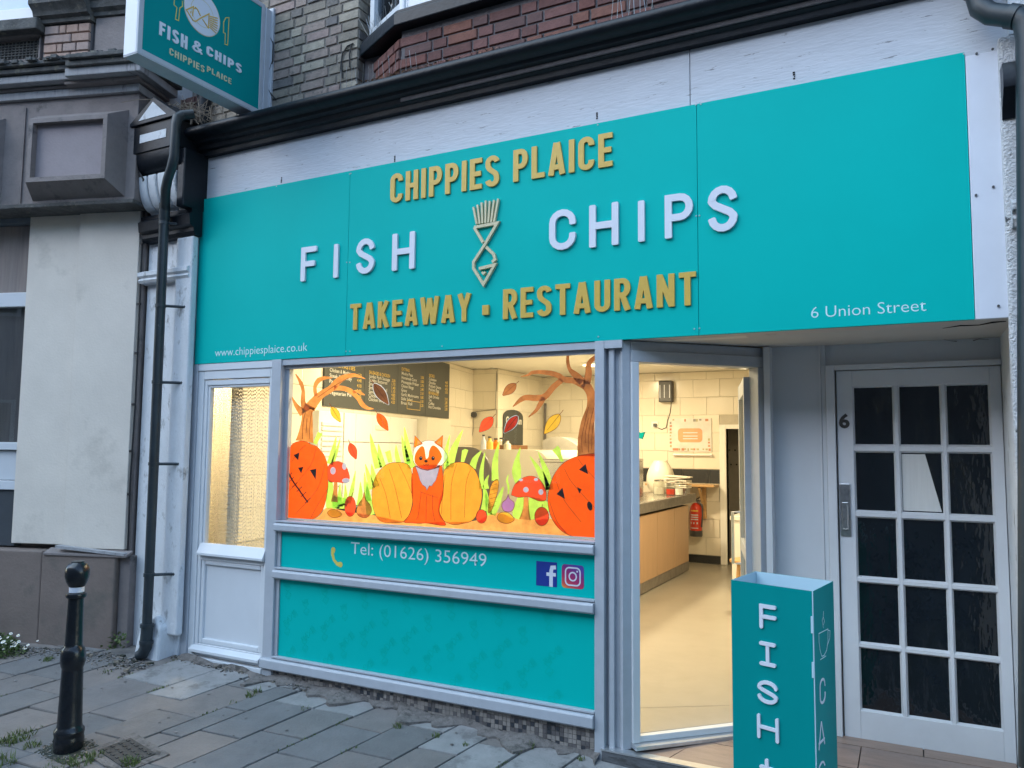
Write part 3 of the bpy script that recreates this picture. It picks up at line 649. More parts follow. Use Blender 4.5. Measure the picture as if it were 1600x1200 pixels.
# the fish-and-chips emblem as strokes in a unit box (0..1 wide, 0..2.9 high)
def emblem(cap=False):
    S = []
    for i in range(7):
        t = i/6; S.append(([(0.14+.72*t, 2.08), (-.02+1.04*t, 2.62+.22*[.3, .55, .8, 1, .85, .9, 1.0][i])], .075))
    S.append(([(.03, 1.98), (.99, 2.02), (.45, 1.30), (.02, .80), (.02, .58), (.45, 0.0), (.90, .62), (.26, .55)], .10))
    S.append(([(.03, 1.98), (.42, 1.42)], .10)); S.append(([(.55, 1.25), (.86, .98), (.92, .80), (.80, .72)], .10))
    S.append(([(.38, .42), (.45, .36), (.52, .42)], .07))
    return S
def emblem_mb(o, X, Z, N, depth, wmul=1.0, mirror=False):
    mb = MB(); eps = 0
    for pts, w_ in emblem():
        for pl in ribbon2(pts, w_*wmul, cap='sq'):
            base = [o+X*p.x+Z*p.y for p in pl]; d = N*(depth+eps); eps += depth*.004
            n = len(base); mb.add(base+[b+d for b in base], [list(range(n, 2*n))]+[(i, (i+1) % n, (i+1) % n+n, i+n) for i in range(n)])
    return mb
random.seed(3)
for r_ in range(4):
    for c_ in range(14):
        x = xm1+.09+c_*.165; z = .250+r_*.122+(.03 if c_ % 2 else 0)
        if (c_+r_) % 2: X, Z = Vector((.052, 0, .012)), Vector((-.012, 0, .052))
        else: X, Z = Vector((.030, 0, -.036)), Vector((.038, 0, .034))
        if x+.16 > xr_0 or z+.12 > .757: continue
        obj('faint_emblem', emblem_mb(Vector((x, 0, z)), X, Z*.72, Vector((0, -1, 0)), .0006, .9), TEALP, lp)

# mosaic plinth
plin = thing('mosaic_plinth', 'low plinth of small grey and black mosaic tiles under the teal panel', 'plinth', (-2.8, 0, 0))
obj('backing', MB().box(xm1+.0, xr_0-.001, -.008, .10, -.15, .142), MORTAR, plin)
mm_ = MB(); s_ = .026
for i in range(int((xr_0-xm1)/s_)):
    for j in range(9):
        x = xm1+i*s_; z = .139-(j+1)*s_
        if z < gz(x, 0)-.03: continue
        k = random.random(); mi_ = 2 if k < .17 else (1 if k < .5 else 0)
        w2 = 1 if random.random() > .12 else .5
        mm_.box(x+.0015, x+s_-.001, -.0105-random.random()*.0015, -.008, z+.0015, z+s_-.001, mi_)
obj('mosaic_tiles', mm_, MOS, plin, kind='stuff')
# crumbling mortar fillet between slabs and plinth
fl = MB(); n = 90; top = []; front = []
for i in range(n+1):
    x = -4.86+(3.27)*i/n; wv = .09+.07*math.sin(i*.35)+.05*math.sin(i*.9+1)+random.uniform(-.02, .02)
    if x < -4.09: wv *= .35
    hh = .018+.012*math.sin(i*.5)+random.uniform(-.004, .004)
    yb = -.012 if x > -4.0 else -.05
    top.append(Vector((x, yb, gz(x, 0)+hh))); front.append(Vector((x, yb-max(.02, wv), gz(x, -.1)+.006)))
fl.add(top+front+[Vector((p.x, p.y-.004, p.z-.03)) for p in front], [(i, i+1, i+1+n+1, i+n+1) for i in range(n)]+[(i+n+1, i+n+2, i+2*n+3, i+2*n+2) for i in range(n)])
obj('mortar_fillet', fl, DIRT, plin, smooth=True)

# corner post between the window and the entrance
cp_ = thing('corner_post', 'grooved grey aluminium corner post between shop window and entrance', 'post', (-1.52, .03, 0))
obj('post', MB().box(-1.565, -1.475, .02, .10, -.05, 2.289), ALU, cp_)
obj('groove_strip', MB().box(-1.545, -1.515, -.010, .0195, .03, 2.288), ALU, cp_, bevel=.003)
obj('cap', MB().box(-1.565, -1.46, -.028, .0195, 2.245, 2.2895), ALU, cp_)

# ================================================================== ENTRANCE DOOR (angled frame, door swung inwards)
ed = thing('entrance_door', 'grey aluminium entrance door frame with its door standing open inwards', 'door', (-1.44, .02, .08))
o0 = Vector((-1.475, .0, 0)); dd = Vector((.70711, .70711, 0)); nn = Vector((-.70711, .70711, 0))    # nn points into the shop
def eb(s0, s1, n0, n1, z0, z1): # box along the 45 degree line
    return MB().obox(o0+dd*(s0+s1)/2+nn*(n0+n1)/2+Vector((0, 0, (z0+z1)/2)), dd*(s1-s0)/2, nn*(n1-n0)/2, (0, 0, (z1-z0)/2))
def sOf(px, py, off=0):
    p = PL(px, py, o0.x, o0.y, dd); return (p-o0).dot(dd)
sl0, sl1 = sOf(996, 860), sOf(1182, 735)
sR = sOf(1204, 735)
obj('jamb', eb(0.0, sl0-.045, -.012, .06, .05, 2.288), ALU, ed, bevel=.003)
obj('jamb', eb(sl0-.045, sl0, -.030, .06, .085, 2.168), WHITE, ed, bevel=.003)
obj('jamb', eb(sl1, sl1+.045, -.030, .06, .085, 2.168), ALU, ed, bevel=.003)
obj('jamb', eb(sl1+.045, sR+.02, -.012, .06, .05, 2.288), ALU, ed, bevel=.003)
obj('head', eb(sl0-.045, sl1+.045, -.012, .06, 2.235, 2.288), ALU, ed, bevel=.003)
obj('head', eb(sl0-.045, sl1+.045, -.028, .059, 2.169, 2.234), ALU, ed, bevel=.003)
obj('threshold', eb(sl0-.05, sl1+.04, -.075, .07, .062, .084), ALUM2, ed, bevel=.003)
obj('threshold', eb(sl0-.04, sl1+.03, -.02, .10, .0845, .118), WHITE, ed, bevel=.003)
obj('frame_side', MB().box(-.80, -.765, .60, .72, .05, 2.29), PANELW, ed)
# leaf
hp = PL(1179, 735, o0.x, o0.y, dd)+nn*.065; hp.z = 0
lv = Vector((-math.sin(R(13.5)), math.cos(R(13.5)), 0)); ln = Vector((lv.y, -lv.x, 0))
def lb(a, b, c, d, z0, z1): return MB().obox(hp+lv*(a+b)/2+ln*(c+d)/2+Vector((0, 0, (z0+z1)/2)), lv*(b-a)/2, ln*(d-c)/2, (0, 0, (z1-z0)/2))
lm = MB()
leaf = lb(0, .07, -.02, .03, .13, 2.12)
for a_ in ((.72, .80, -.02, .03, .13, 2.12), (.07, .72, -.018, .028, .13, .25), (.07, .72, -.018, .028, 2.02, 2.12), (.07, .72, -.018, .028, 1.0, 1.08)):
    t_ = lb(*a_); leaf.add(t_.v, t_.f)
lf = obj('door_leaf', leaf, ALU, ed, bevel=.003)
obj('pane', lb(.07, .72, .0, .006, .25, 1.0).add(*[(lambda t: (t.v, t.f))(lb(.07, .72, .0, .006, 1.08, 2.02))][0]), PANEG, lf)
obj('handle', MB().tube([hp+lv*.75-ln*.02+Vector((0, 0, .9)), hp+lv*.75-ln*.07+Vector((0, 0, .9)), hp+lv*.75-ln*.07+Vector((0, 0, 1.25)), hp+lv*.75-ln*.02+Vector((0, 0, 1.25))], .01), ALUM2, lf)

# ================================================================== LEFT SIDE DOOR (white upvc, chain fly curtain behind)
ld = thing('side_door', 'white plastic side door with tall glass pane left of the shop window', 'door', (-4.45, 0, .1))
XA, XB = -4.895, -4.087
obj('frame_strip', MB().box(XA-.012, XA+.052, -.025, .08, .09, 2.288), ALU, ld, bevel=.003)
fm = MB(); fm.box(XA+.053, XA+.11, -.012, .08, .135, 2.235); fm.box(XB-.028, XB-.001, -.012, .08, .135, 2.235); fm.box(XA+.11, XB-.028, -.012, .08, 2.17, 2.235)
obj('frame', fm, WHITE, ld, bevel=.004)
obj('frame_head', MB().box(XA+.053, XB-.001, -.02, .08, 2.2355, 2.289), WHITE, ld, bevel=.004)
obj('sill', MB().box(XA+.053, XB-.001, -.035, .08, .085, .134), WHITE, ld, bevel=.004)
lx0, lx1 = XA+.112, XB-.030
gx0, gx1 = -4.752, -4.125
lfm = MB(); lfm.box(lx0, gx0, -.004, .06, .14, 2.165); lfm.box(gx1, lx1, -.004, .06, .14, 2.165)
lfm.box(gx0, gx1, -.004, .06, 2.125, 2.165); lfm.box(gx0, gx1, -.004, .06, .83, .935); lfm.box(gx0, gx1, -.004, .06, .14, .225)
dl = obj('door_leaf', lfm, WHITE, ld, bevel=.005)
obj('weather_bar', MB().add([(x, y, z) for x in (gx0-.005, gx1+.02) for (y, z) in [(-.006, .86), (-.04, .87), (-.04, .885), (-.006, .955)]], [(0, 3, 2, 1), (4, 5, 6, 7)]+[(i, (i+1) % 4, (i+1) % 4+4, i+4) for i in range(4)]), WHITE, dl)
obj('weather_bar', MB().add([(x, y, z) for x in (gx0-.05, gx1+.01) for (y, z) in [(-.006, .165), (-.04, .17), (-.04, .188), (-.006, .215)]], [(0, 3, 2, 1), (4, 5, 6, 7)]+[(i, (i+1) % 4, (i+1) % 4+4, i+4) for i in range(4)]), WHITE, dl)
ix0, ix1, iz0, iz1 = gx0+.0, gx1-.0, .225, .83
obj('panel', MB().box(ix0+.03, ix1-.03, .022, .04, iz0+.03, iz1-.03), WHITE, dl)
bm_ = MB()
for (a, b, c, d, s) in [(ix0, ix0+.035, iz0, iz1, 'L'), (ix1-.035, ix1, iz0, iz1, 'R')]: bm_.box(a, b, .004, .045, c, d)
bm_.box(ix0+.035, ix1-.035, .004, .045, iz0, iz0+.04); bm_.box(ix0+.035, ix1-.035, .004, .045, iz1-.035, iz1)
obj('bead', bm_, WHITE, dl, bevel=.008)
bm_ = MB(); bm_.box(gx0+.0, gx0+.022, .004, .045, .936, 2.124); bm_.box(gx1-.012, gx1, .004, .045, .936, 2.124); bm_.box(gx0+.022, gx1-.012, .004, .045, .936, .95); bm_.box(gx0+.022, gx1-.012, .004, .045, 2.105, 2.124)
obj('bead', bm_, WHITE, dl, bevel=.006)
obj('pane', MB().box(gx0+.023, gx1-.013, .026, .032, .951, 2.104), PANEG, dl)
cc = thing('chain_curtain', 'hanging metal chain fly curtain behind the side door glass', 'curtain', (-4.45, .12, 2.15))
obj('rail', MB().box(-4.89, -4.09, .11, .13, 2.12, 2.15), ALUM2, cc)
cm = MB(); random.seed(11); k = 0
x = -4.885
while x < -4.09:
    ph_ = random.uniform(0, .02); z = 2.118-ph_; end = .90+random.uniform(0, .03); dx = random.uniform(-.003, .003); j = 0
    while z > end:
        wv = dx*math.sin(z*6)
        y = .12+random.uniform(-.002, .002)
        if j % 2 == 0: cm.add([(x+wv-.0045, y, z), (x+wv, y-.002, z-.010), (x+wv+.0045, y, z), (x+wv, y+.002, z+.010)], [(0, 1, 2, 3)])
        else: cm.add([(x+wv, y-.004, z), (x+wv+.0012, y, z-.010), (x+wv, y+.004, z), (x+wv-.0012, y, z+.010)], [(0, 1, 2, 3)])
        z -= .0135; j += 1
    x += .0128; k += 1
obj('chain_strands', cm, CHAIN, cc, kind='stuff')

# ================================================================== HOUSE DOOR number 6
hd = thing('house_door', 'white painted house door with fifteen dark glass panes and number 6', 'door', (0, .72, .07))
fm = MB(); fm.box(-.468, -.420, .695, .75, .06, 2.175); fm.box(-.420, XR-.021, .695, .75, 2.145, 2.175); obj('frame', fm, DOORW, hd, bevel=.004)
obj('frame_bead', MB().box(-.494, -.469, .712, .75, .06, 2.172), PANELW, hd, bevel=.003)
cxs = [(-.319, -.122), (-.084, .113), (.150, .345)]; czs = [(1.717, 2.041), (1.343, 1.669), (.973, 1.299), (.608, .933), (.241, .570)]
dx0, dx1, dz0, dz1 = -.412, XR-.024, .074, 2.140
lm = MB(); lm.box(dx0, cxs[0][0]-.008, .718, .76, dz0, dz1); lm.box(cxs[2][1]+.008, dx1, .718, .76, dz0, dz1)
lm.box(cxs[0][0]-.008, cxs[2][1]+.008, .718, .76, czs[0][1]+.008, dz1); lm.box(cxs[0][0]-.008, cxs[2][1]+.008, .718, .76, dz0, czs[4][0]-.008)
leaf2 = obj('door_leaf', lm, DOORW, hd, bevel=.003)
def bead(mbb, x0, x1, z0, z1, w_=.009):   # bevelled putty edge sloping back to the glass
    y0, y1 = .7215, .742
    o_ = [(x0-w_, z0-w_), (x1+w_, z0-w_), (x1+w_, z1+w_), (x0-w_, z1+w_)]; i_ = [(x0, z0), (x1, z0), (x1, z1), (x0, z1)]
    mbb.add([(x, y0, z) for x, z in o_]+[(x, y1, z) for x, z in i_], [(i, (i+1) % 4, (i+1) % 4+4, i+4) for i in range(4)])
for a, b in ((0, 1), (1, 2)):
    obj('glazing_bar', MB().box(cxs[a][1]+.009, cxs[b][0]-.009, .7205, .76, czs[4][0]-.008, czs[0][1]+.008), DOORW, leaf2, bevel=.002)
for a, b in ((0, 1), (1, 2), (2, 3), (3, 4)):
    for i in range(3):
        x0 = cxs[i][0]-.008 if i == 0 else cxs[i][0]-.0085; x1 = cxs[i][1]+.0085
        obj('glazing_bar', MB().box(x0, x1, .7212, .76, czs[b][1]+.009, czs[a][0]-.009), DOORW, leaf2, bevel=.002)
bb_ = MB()
for cx_ in cxs:
    for cz_ in czs: bead(bb_, cx_[0], cx_[1], cz_[0], cz_[1])
obj('putty_bead', bb_, DOORW, leaf2)
me_p = None
for cx_ in cxs:
    for cz_ in czs:
        mbp = MB().box(cx_[0]-.004, cx_[1]+.004, .7425, .748, cz_[0]-.004, cz_[1]+.004)
        obj('pane', mbp, PANED, hd, origin=((cx_[0]+cx_[1])/2, .745, (cz_[0]+cz_[1])/2))
# pale cloth edge showing in the middle pane of the second row
obj('net_curtain', flat_poly([(cxs[1][0]+.002, czs[1][0]+.006), (cxs[1][1]-.006, czs[1][0]+.006), (cxs[1][0]+.118, czs[1][1]-.006), (cxs[1][0]+.002, czs[1][1]-.006)], .7415, .0008), CURT, hd)
hnd = MB().box(-.408, -.350, .708, .718, 1.192, 1.492)
ho = obj('letter_plate', hnd, CHROME, hd, bevel=.006)
obj('flap', MB().box(-.396, -.362, .702, .7078, 1.225, 1.385), CHROME, ho, bevel=.004)
obj('pull', MB().tube([(-.368, .704, 1.24), (-.366, .694, 1.25), (-.366, .694, 1.36), (-.368, .704, 1.37)], .0035, 8), ALUM2, ho)
obj('pull', MB().tube([(-.392, .704, 1.236), (-.38, .696, 1.232), (-.366, .704, 1.236)], .0035, 8), ALUM2, ho)
obj('lock', MB().lathe([(.020, 0), (.020, .008), (.012, .011)], (-.379, .696, 1.452), 20, axis='y'), CHROME, ho, smooth=True)
a, b = PY(1311, 668, .716), PY(1328, 668, .716)
text_mesh('6', a, b, Vector((0, 0, PY(1311, 646.5, .716).z-a.z)), mat('pewter_number', (.07, .065, .06), .4, .4), hd, name='house_number', bold=.035, thick=.003)

# ================================================================== FASCIA SIGN
YS = -.024
fs = thing('fascia_sign', 'long teal fish and chips fascia sign with raised gold and white letters', 'sign', (-2.3, 0, 2.93))
cor = [PY(*p, YS) for p in [(314.5, 312), (306, 568.5), (1511.5, 80.5), (1518.7, 500)]]
zt, zb = (cor[0].z+cor[2].z)/2, (cor[1].z+cor[3].z)/2
X0, X3 = cor[0].x, (cor[2].x+cor[3].x)/2
j1 = PY(545, 350, YS).x; j2 = PY(1090, 330, YS).x
for a, b in ((X0, j1-.0012), (j1+.0012, j2-.0012), (j2+.0012, X3)):
    obj('sign_panel', MB().box(a, b, YS, -.0005, zb, zt), TEAL, fs, bevel=.001)
def fz(px, py): return PY(px, py, YS)
def wordpx(text, bl, br, tl, mt, **k):
    A, B_, T = fz(*bl), fz(*br), fz(*tl); z = (A.z+B_.z)/2; A.z = z; B_.z = z; T.x = A.x
    word(text, A, B_, T, mt, fs, **k)
wordpx('CHIPPIES', (611, 318), (781, 291), (611, 273.5), GOLD, w=.155, Wd=.44, gap=.115, depth=.012)
wordpx('PLAICE', (803, 285), (958, 260), (803, 236), GOLD, w=.155, Wd=.44, gap=.115, depth=.012)
wordpx('TAKEAWAY', (548, 515), (736, 503), (548, 476), GOLD, w=.155, Wd=.44, gap=.115, depth=.012)
wordpx('RESTAURANT', (787, 498.5), (1088.5, 477.5), (787, 453), GOLD, w=.155, Wd=.44, gap=.115, depth=.012)
a = fz(760.5, 485); obj('dot', MB().box(a.x-.022, a.x+.022, YS-.018, YS-.0, a.z-.03, a.z+.03), GOLD, fs)
def big(ch, x0, x1, zb_, zt_, Wn):
    A = fz(x0, zb_); B_ = fz(x1, zb_); T = fz(x0, zt_)
    zz = (fz(x0, zb_).z)
    h = T.z-zz; Wd_ = (B_.x-A.x)/h
    obj('letter', letter_mb(ch, (Vector((A.x, YS, zz)), Vector((h, 0, 0)), Vector((0, 0, h)), Vector((0, -1, 0))), Wd_, .16, .015, 'soft'), LWHITE, fs)
for t in [('F', 471.5, 494, 440.5, 388), ('I', 521, 531, 435, 383), ('S', 558, 586, 430, 375.5), ('H', 614, 649, 424, 367),
          ('C', 859.5, 900.5, 393.5, 331), ('H', 922, 967.5, 388, 322.5), ('I', 996.5, 1010, 379, 315.5), ('P', 1040, 1084, 374, 306.5), ('S', 1107.5, 1153.5, 365.5, 294.5)]:
    big(*t, None)
A = fz(739.5, 447); T = fz(739.5, 317); wdt = fz(777, 440).x-A.x
obj('emblem', emblem_mb(Vector((A.x+.005, YS, A.z)), Vector((wdt, 0, 0)), Vector((0, 0, (T.z-A.z)/2.86)), Vector((0, -1, 0)), .018, 1.0), GOLDP, fs)
a, b = fz(336, 556), fz(480, 549); text_mesh('www.chippiesplaice.co.uk', Vector((a.x, YS, (a.z+b.z)/2)), Vector((b.x, YS, (a.z+b.z)/2)), Vector((0, 0, .062)), PRINTW, fs, name='web_address', bold=-.006)
a, b = fz(1267.5, 497), fz(1447.5, 488.5); text_mesh('6 Union Street', Vector((a.x, YS, a.z)), Vector((b.x, YS, a.z)), Vector((0, 0, .060)), PRINTW, fs, name='street_address', bold=-.008)
sc_ = MB()
for px, py in [(546.5, 272), (548.5, 271), (1087, 164), (1095, 163), (1506, 84), (542, 410), (547, 410), (541, 549), (547, 549), (1088, 337.5), (1093, 337), (1085, 514), (1093, 513), (934, 195), (935, 526), (691, 541), (432, 291)]:
    p = fz(px, py); sc_.lathe([(.0045, 0), (.0045, .003)], (p.x, YS-.003, p.z), 8, axis='y')
obj('screw', sc_, mat('screw_cap', (.3, .45, .46), .4), fs, kind='stuff')

# ================================================================== PROJECTING BOX SIGN
ps = thing('projecting_sign', 'white cased teal box sign sticking out high on the brick wall', 'sign', (-4.28, -.05, 4.4))
xs = -4.28; T_ = .20
pb = PX(222, 82, xs); pw_ = PX(401, 160, xs)
y0, y1 = pb.y-.035, -.02; zb_ = (pb.z+pw_.z)/2-.045; zt_ = zb_+.86; xl = PY(192, 88, y0).x
case = MB().box(xl, xs-.012, y0, y1, zb_, zt_)
obj('case', case, WHITE, ps, bevel=.006)
rim = MB()
rim.box(xs-.012, xs, y0, y0+.035, zb_, zt_); rim.box(xs-.012, xs, y1-.035, y1, zb_, zt_); rim.box(xs-.012, xs, y0+.035, y1-.035, zb_, zb_+.035); rim.box(xs-.012, xs, y0+.035, y1-.035, zt_-.035, zt_)
obj('rim', rim, ALU, ps, bevel=.003)
fc = obj('sign_face', MB().box(xs-.0115, xs-.004, y0+.035, y1-.035, zb_+.035, zt_-.035), TEALB, ps)
obj('underside', MB().box(xl+.002, xs-.001, y0+.002, y1, zb_-.006, zb_-.0005), ALU, ps)
br_ = MB().box(xs-.11, xs+.01, y1, .055, zb_+.02, zt_-.02); br_.box(xs-.14, xs+.03, .03, .055, zb_-.0, zt_)
obj('wall_bracket', br_, ALU, ps, bevel=.004)
NX = Vector((1, 0, 0)); YF_ = xs-.004
def wordx(text, p0, p1, t0, mt, **k):
    A, B_, T = [PX(*p, YF_) for p in (p0, p1, t0)]; z = (A.z+B_.z)/2; h = T.z-A.z
    A.z = z; B_.z = z; word(text, A, B_, A+Vector((0, 0, h)), mt, ps, N=NX, **k)
wordx('FISH', (248, 57.5), (292, 74.5), (248, 36), LWHITE, w=.20, Wd=.5, gap=.16, depth=.004)
wordx('&', (300, 77), (315, 86), (300, 60), LWHITE, w=.17, Wd=.6, gap=.1, depth=.004)
wordx('CHIPS', (322, 87), (377, 114), (322, 72), LWHITE, w=.20, Wd=.5, gap=.16, depth=.004)
wordx('CHIPPIES', (264, 88), (319, 111), (264, 77), GOLDP, w=.17, Wd=.5, gap=.17, depth=.003)
wordx('PLAICE', (323, 113), (361, 130.5), (323, 104), GOLDP, w=.17, Wd=.5, gap=.17, depth=.003)
cpt = PX(316, 21, YF_); ry_ = abs(PX(345, 30, YF_).y-PX(288, 10, YF_).y)/2; rz_ = ry_*.98
ring = lambda a, b, n=40: [(cpt.y+a*math.cos(2*math.pi*i/n), cpt.z+b*math.sin(2*math.pi*i/n)) for i in range(n)]
obj('plate_rim', MB().prism([(YF_+.0004, y, z) for y, z in ring(ry_, rz_)], (.0015, 0, 0)), GOLDP, ps)
obj('plate', MB().prism([(YF_+.0021, y, z) for y, z in ring(ry_*.97, rz_*.97)], (.0008, 0, 0)), LWHITE, ps)
pr_ = MB()
for i, pl in enumerate(ribbon2(ring(ry_*.62, rz_*.62), .004, True)): pr_.prism([(YF_+.0031, p.x, p.y) for p in pl], (.0004, 0, 0))
obj('plate_line', pr_, GOLDP, ps)
H_, T2_ = PX(290.5, 15, YF_), PX(340, 42, YF_); Zv_ = (T2_-H_)/2.86; Xv_ = Vector((0, -Zv_.z, Zv_.y))*1.15
em = emblem_mb(H_-Xv_*.47+Vector((.0032, 0, 0)), Xv_, Zv_, NX, .002, .8)
obj('emblem', em, GOLD, ps)
def outline_x(pts, mt, name, w_=.006, closed=True):
    P2 = [PX(px, py, YF_) for px, py in pts]; m_ = MB(); e_ = 0
    for pl in ribbon2([(p.y, p.z) for p in P2], w_, closed): m_.prism([(YF_+.0006+e_, p.x, p.y) for p in pl], (.001, 0, 0)); e_ += .00005
    obj(name, m_, mt, ps)
cr_ = lambda x, y: (190+x/6.667, y/6.667)
outline_x([cr_(*p) for p in [(1060, 340), (1062, 230), (1085, 185), (1118, 185), (1103, 470), (1075, 460), (1078, 350)]], PRINTG, 'knife_outline')
outline_x([cr_(*p) for p in [(548, 0), (545, 50), (575, 80), (560, 200), (592, 215), (605, 85), (632, 65), (632, 10)]], PRINTG, 'fork_outline', closed=False)

# ================================================================== LEFT PILASTER, CONSOLE, PIPES, CABLE
lp_ = thing('console_pilaster', 'white pilaster with black pedimented console at the left end of the sign', 'pilaster', (-5.15, -.05, .12))
fx0, fx1 = PY(268, 700, -.10).x, PY(294, 700, -.10).x
obj('shaft', MB().box(-5.43, -4.91, -.045, .05, .0, 3.42), WPAINT, lp_, bevel=.006)
obj('raised_panel', MB().box(PY(265, 700, -.085).x, PY(291, 700, -.085).x, -.105, -.046, .28, 3.27), WPAINT, lp_, bevel=.014)
obj('edge_strip', MB().box(PY(296, 500, -.064).x, -4.91, -.062, -.0455, .95+1.35, 2.98), WHITE, lp_, bevel=.003)
obj('dark_gap', MB().box(PY(292, 500, -.064).x, PY(295, 500, -.064).x, -.066, -.0455, 2.27, 2.88), BLACKM, lp_)
pf = [(-.04, 2.94), (-.105, 2.945), (-.12, 2.965), (-.105, 2.985), (-.125, 3.0), (-.125, 3.03), (-.09, 3.045), (-.04, 3.05)]
obj('collar', MB().extrude_x(pf, -5.45, -4.885), WPAINT, lp_, smooth=True)
pf = [(-.04, 3.27), (-.10, 3.275), (-.12, 3.30), (-.12, 3.33), (-.155, 3.345), (-.165, 3.42), (-.14, 3.44), (-.14, 3.47), (-.04, 3.48)]
obj('moulded_base', MB().extrude_x(pf, -5.42, -4.84), BLACKP, lp_, smooth=True)
# fluted scroll
for i in range(4):
    xa = -5.36+i*.108
    pf = [(-.02, 3.48), (-.10, 3.482)]+[(-.11-.12*math.sin(R(a)), 3.50+.26*(1-math.cos(R(a)))) for a in range(0, 91, 10)]+[(-.02, 3.76)]
    obj('flute', MB().extrude_x(pf, xa+.004, xa+.094), WPAINT, lp_, smooth=True, bevel=.012)
obj('flute_back', MB().extrude_x([(-.0, 3.48), (-.08, 3.48), (-.19, 3.76), (0, 3.76)], -5.37, -4.93), STONED, lp_)
YC = -.28
cx0, cx1 = -5.37, -4.89
pf = [(0, 3.762), (-.19, 3.762), (-.195, 3.775)]+[(-.20-.07*math.sin(R(a)), 3.785+.13*(1-math.cos(R(a)))) for a in range(0, 91, 15)]+[(-.27, 3.922), (0, 3.922)]
obj('cove', MB().extrude_x(pf, cx0+.005, cx1-.005), BLACKP, lp_, smooth=True)
obj('console_block', MB().box(cx0, cx1, YC, .05, 3.923, 4.14), BLACKP, lp_, bevel=.006)
obj('return_block', MB().box(-4.925, -4.850, -.22, .05, 3.47, 3.92), BLACKP, lp_, bevel=.01)
mb = MB(); mb.prism([(cx0-.02, YC-.02, 4.141), (cx1+.02, YC-.02, 4.141), (cx1+.02, YC-.02, 4.165), ((cx0+cx1)/2, YC-.02, 4.335), (cx0-.02, YC-.02, 4.165)], (0, .31, 0))
obj('pediment', mb, BLACKP, lp_, bevel=.004)
obj('white_triangle', MB().prism([(cx0+.085, YC-.0235, 4.170), (cx1-.085, YC-.0235, 4.170), ((cx0+cx1)/2, YC-.0235, 4.295)], (0, .003, 0)), WPAINT, lp_)
obj('white_panel', MB().box(cx0+.085, cx1-.10, YC-.004, YC-.0005, 4.0, 4.065), WPAINT, lp_)
mb = MB(); n = 8     # broken foot stone
zz = gz(-5.1, 0)
mb.prism([(-5.20, -.20, zz-.05), (-4.95, -.19, zz-.05), (-4.96, -.17, zz+.20), (-5.03, -.15, zz+.28), (-5.15, -.16, zz+.24), (-5.19, -.18, zz+.10)], (0, .16, 0))
obj('foot_stone', mb, WPAINT, lp_, bevel=.02)

dpl = thing('downpipe', 'dark downpipe with brackets running down the white pilaster', 'drainpipe', (-5.2, -.15, .1))
YP = -.14
def pp(px, py, y=YP): return PY(px, py, y)
top = [pp(303, 178, -.26), pp(285, 180, -.32), pp(277, 184, -.37), pp(274, 196, -.38), pp(272, 245, -.38), pp(268, 262, -.37), pp(262, 280, -.35), pp(259, 295, -.33), pp(258, 320, -.24), pp(257, 335, -.21)]
bot = pp(229, 955, -.21); tp_ = top[-1]
bot = Vector((tp_.x+.015, -.21, .33))
obj('pipe', MB().tube(top+[bot], .034, 18), PIPE, dpl, smooth=True)
obj('socket', MB().tube([pp(257.5, 318, -.23), pp(256.5, 345, -.21)], .040, 18), PIPE, dpl, smooth=True)
def at_pipe(py): # height on the pipe from the photo row
    return pp(250, py, -.21).z
for py in (350, 478, 597, 725, 900):
    z = at_pipe(py); x = tp_.x+(bot.x-tp_.x)*(tp_.z-z)/(tp_.z-bot.z)
    b_ = MB().tube([(x, -.21, z-.012), (x, -.21, z+.012)], .040, 18); b_.tube([(x+.02, -.205, z), (x+.13, -.09, z)], .011, 8); b_.tube([(x+.125, -.095, z), (x+.145, -.085, z)], .018, 8)
    obj('bracket', b_, PIPE, dpl, smooth=True)
sh = MB().tube([(bot.x, -.21, .36), (bot.x-.005, -.21, .20), (bot.x-.02, -.225, .155), (bot.x-.05, -.24, .14)], [.040, .042, .040, .036], 18)
obj('shoe', sh, PIPE, dpl, smooth=True)
for z in (.36, .24): obj('ring', MB().tube([(bot.x, -.21, z-.012), (bot.x, -.21, z+.012)], .048, 18), PIPE, dpl, smooth=True)
up_ = thing('upper_drainpipe', 'black drainpipe against the brick wall behind the box sign', 'drainpipe', (-5.02, .0, 4.1))
a = PY(319, 160, .0)
obj('pipe', MB().tube([(a.x, .0, 4.11), (a.x, .0, 5.3)], .055, 16), BLACKP, up_, smooth=True)
cb = thing('wall_cable', 'thin black cable clipped down the edge of the grey stone shopfront on the left', 'cable', (-5.38, -.1, .3))
pts = [(211, 190), (206, 215), (208, 245), (215, 265), (224, 280), (226, 316), (222, 380), (218, 480), (212, 620), (203, 760), (200, 850), (197, 900)]
obj('cable', MB().tube([PY(*p, -.235 if p[1] < 300 else -.10) for p in pts], .007, 6), CABLE, cb, smooth=True)
cl_ = MB()
for px, py in [(224, 380), (219, 475), (215, 552), (210, 632), (206, 705), (202.5, 772)]:
    p = PY(px-1, py, -.10); cl_.box(p.x-.014, p.x+.014, -.113, -.094, p.z-.009, p.z+.009)
obj('clip', cl_, CABLE, cb, kind='stuff')
cb2 = thing('sign_cable', 'loose black cable hanging on the buff bricks beside the box sign', 'cable', (-4.2, .03, 4.2))
pts = [(402, -10), (403, 12), (407, 35), (420, 52), (427, 68), (426, 95), (419, 118), (418, 135), (424, 148), (431, 155)]
obj('cable', MB().tube([PY(*p, .035) for p in pts], .006, 6), CABLE, cb2, smooth=True)
cb3 = thing('corner_cable', 'short black cable looping out of the brick pier corner below the bay', 'cable', (-3.55, .03, 4.1))
pts = [(552, 68), (543, 72), (535, 84), (533, 98), (535, 122)]
obj('cable', MB().tube([PY(*p, .04) for p in pts], .006, 6), CABLE, cb3, smooth=True)
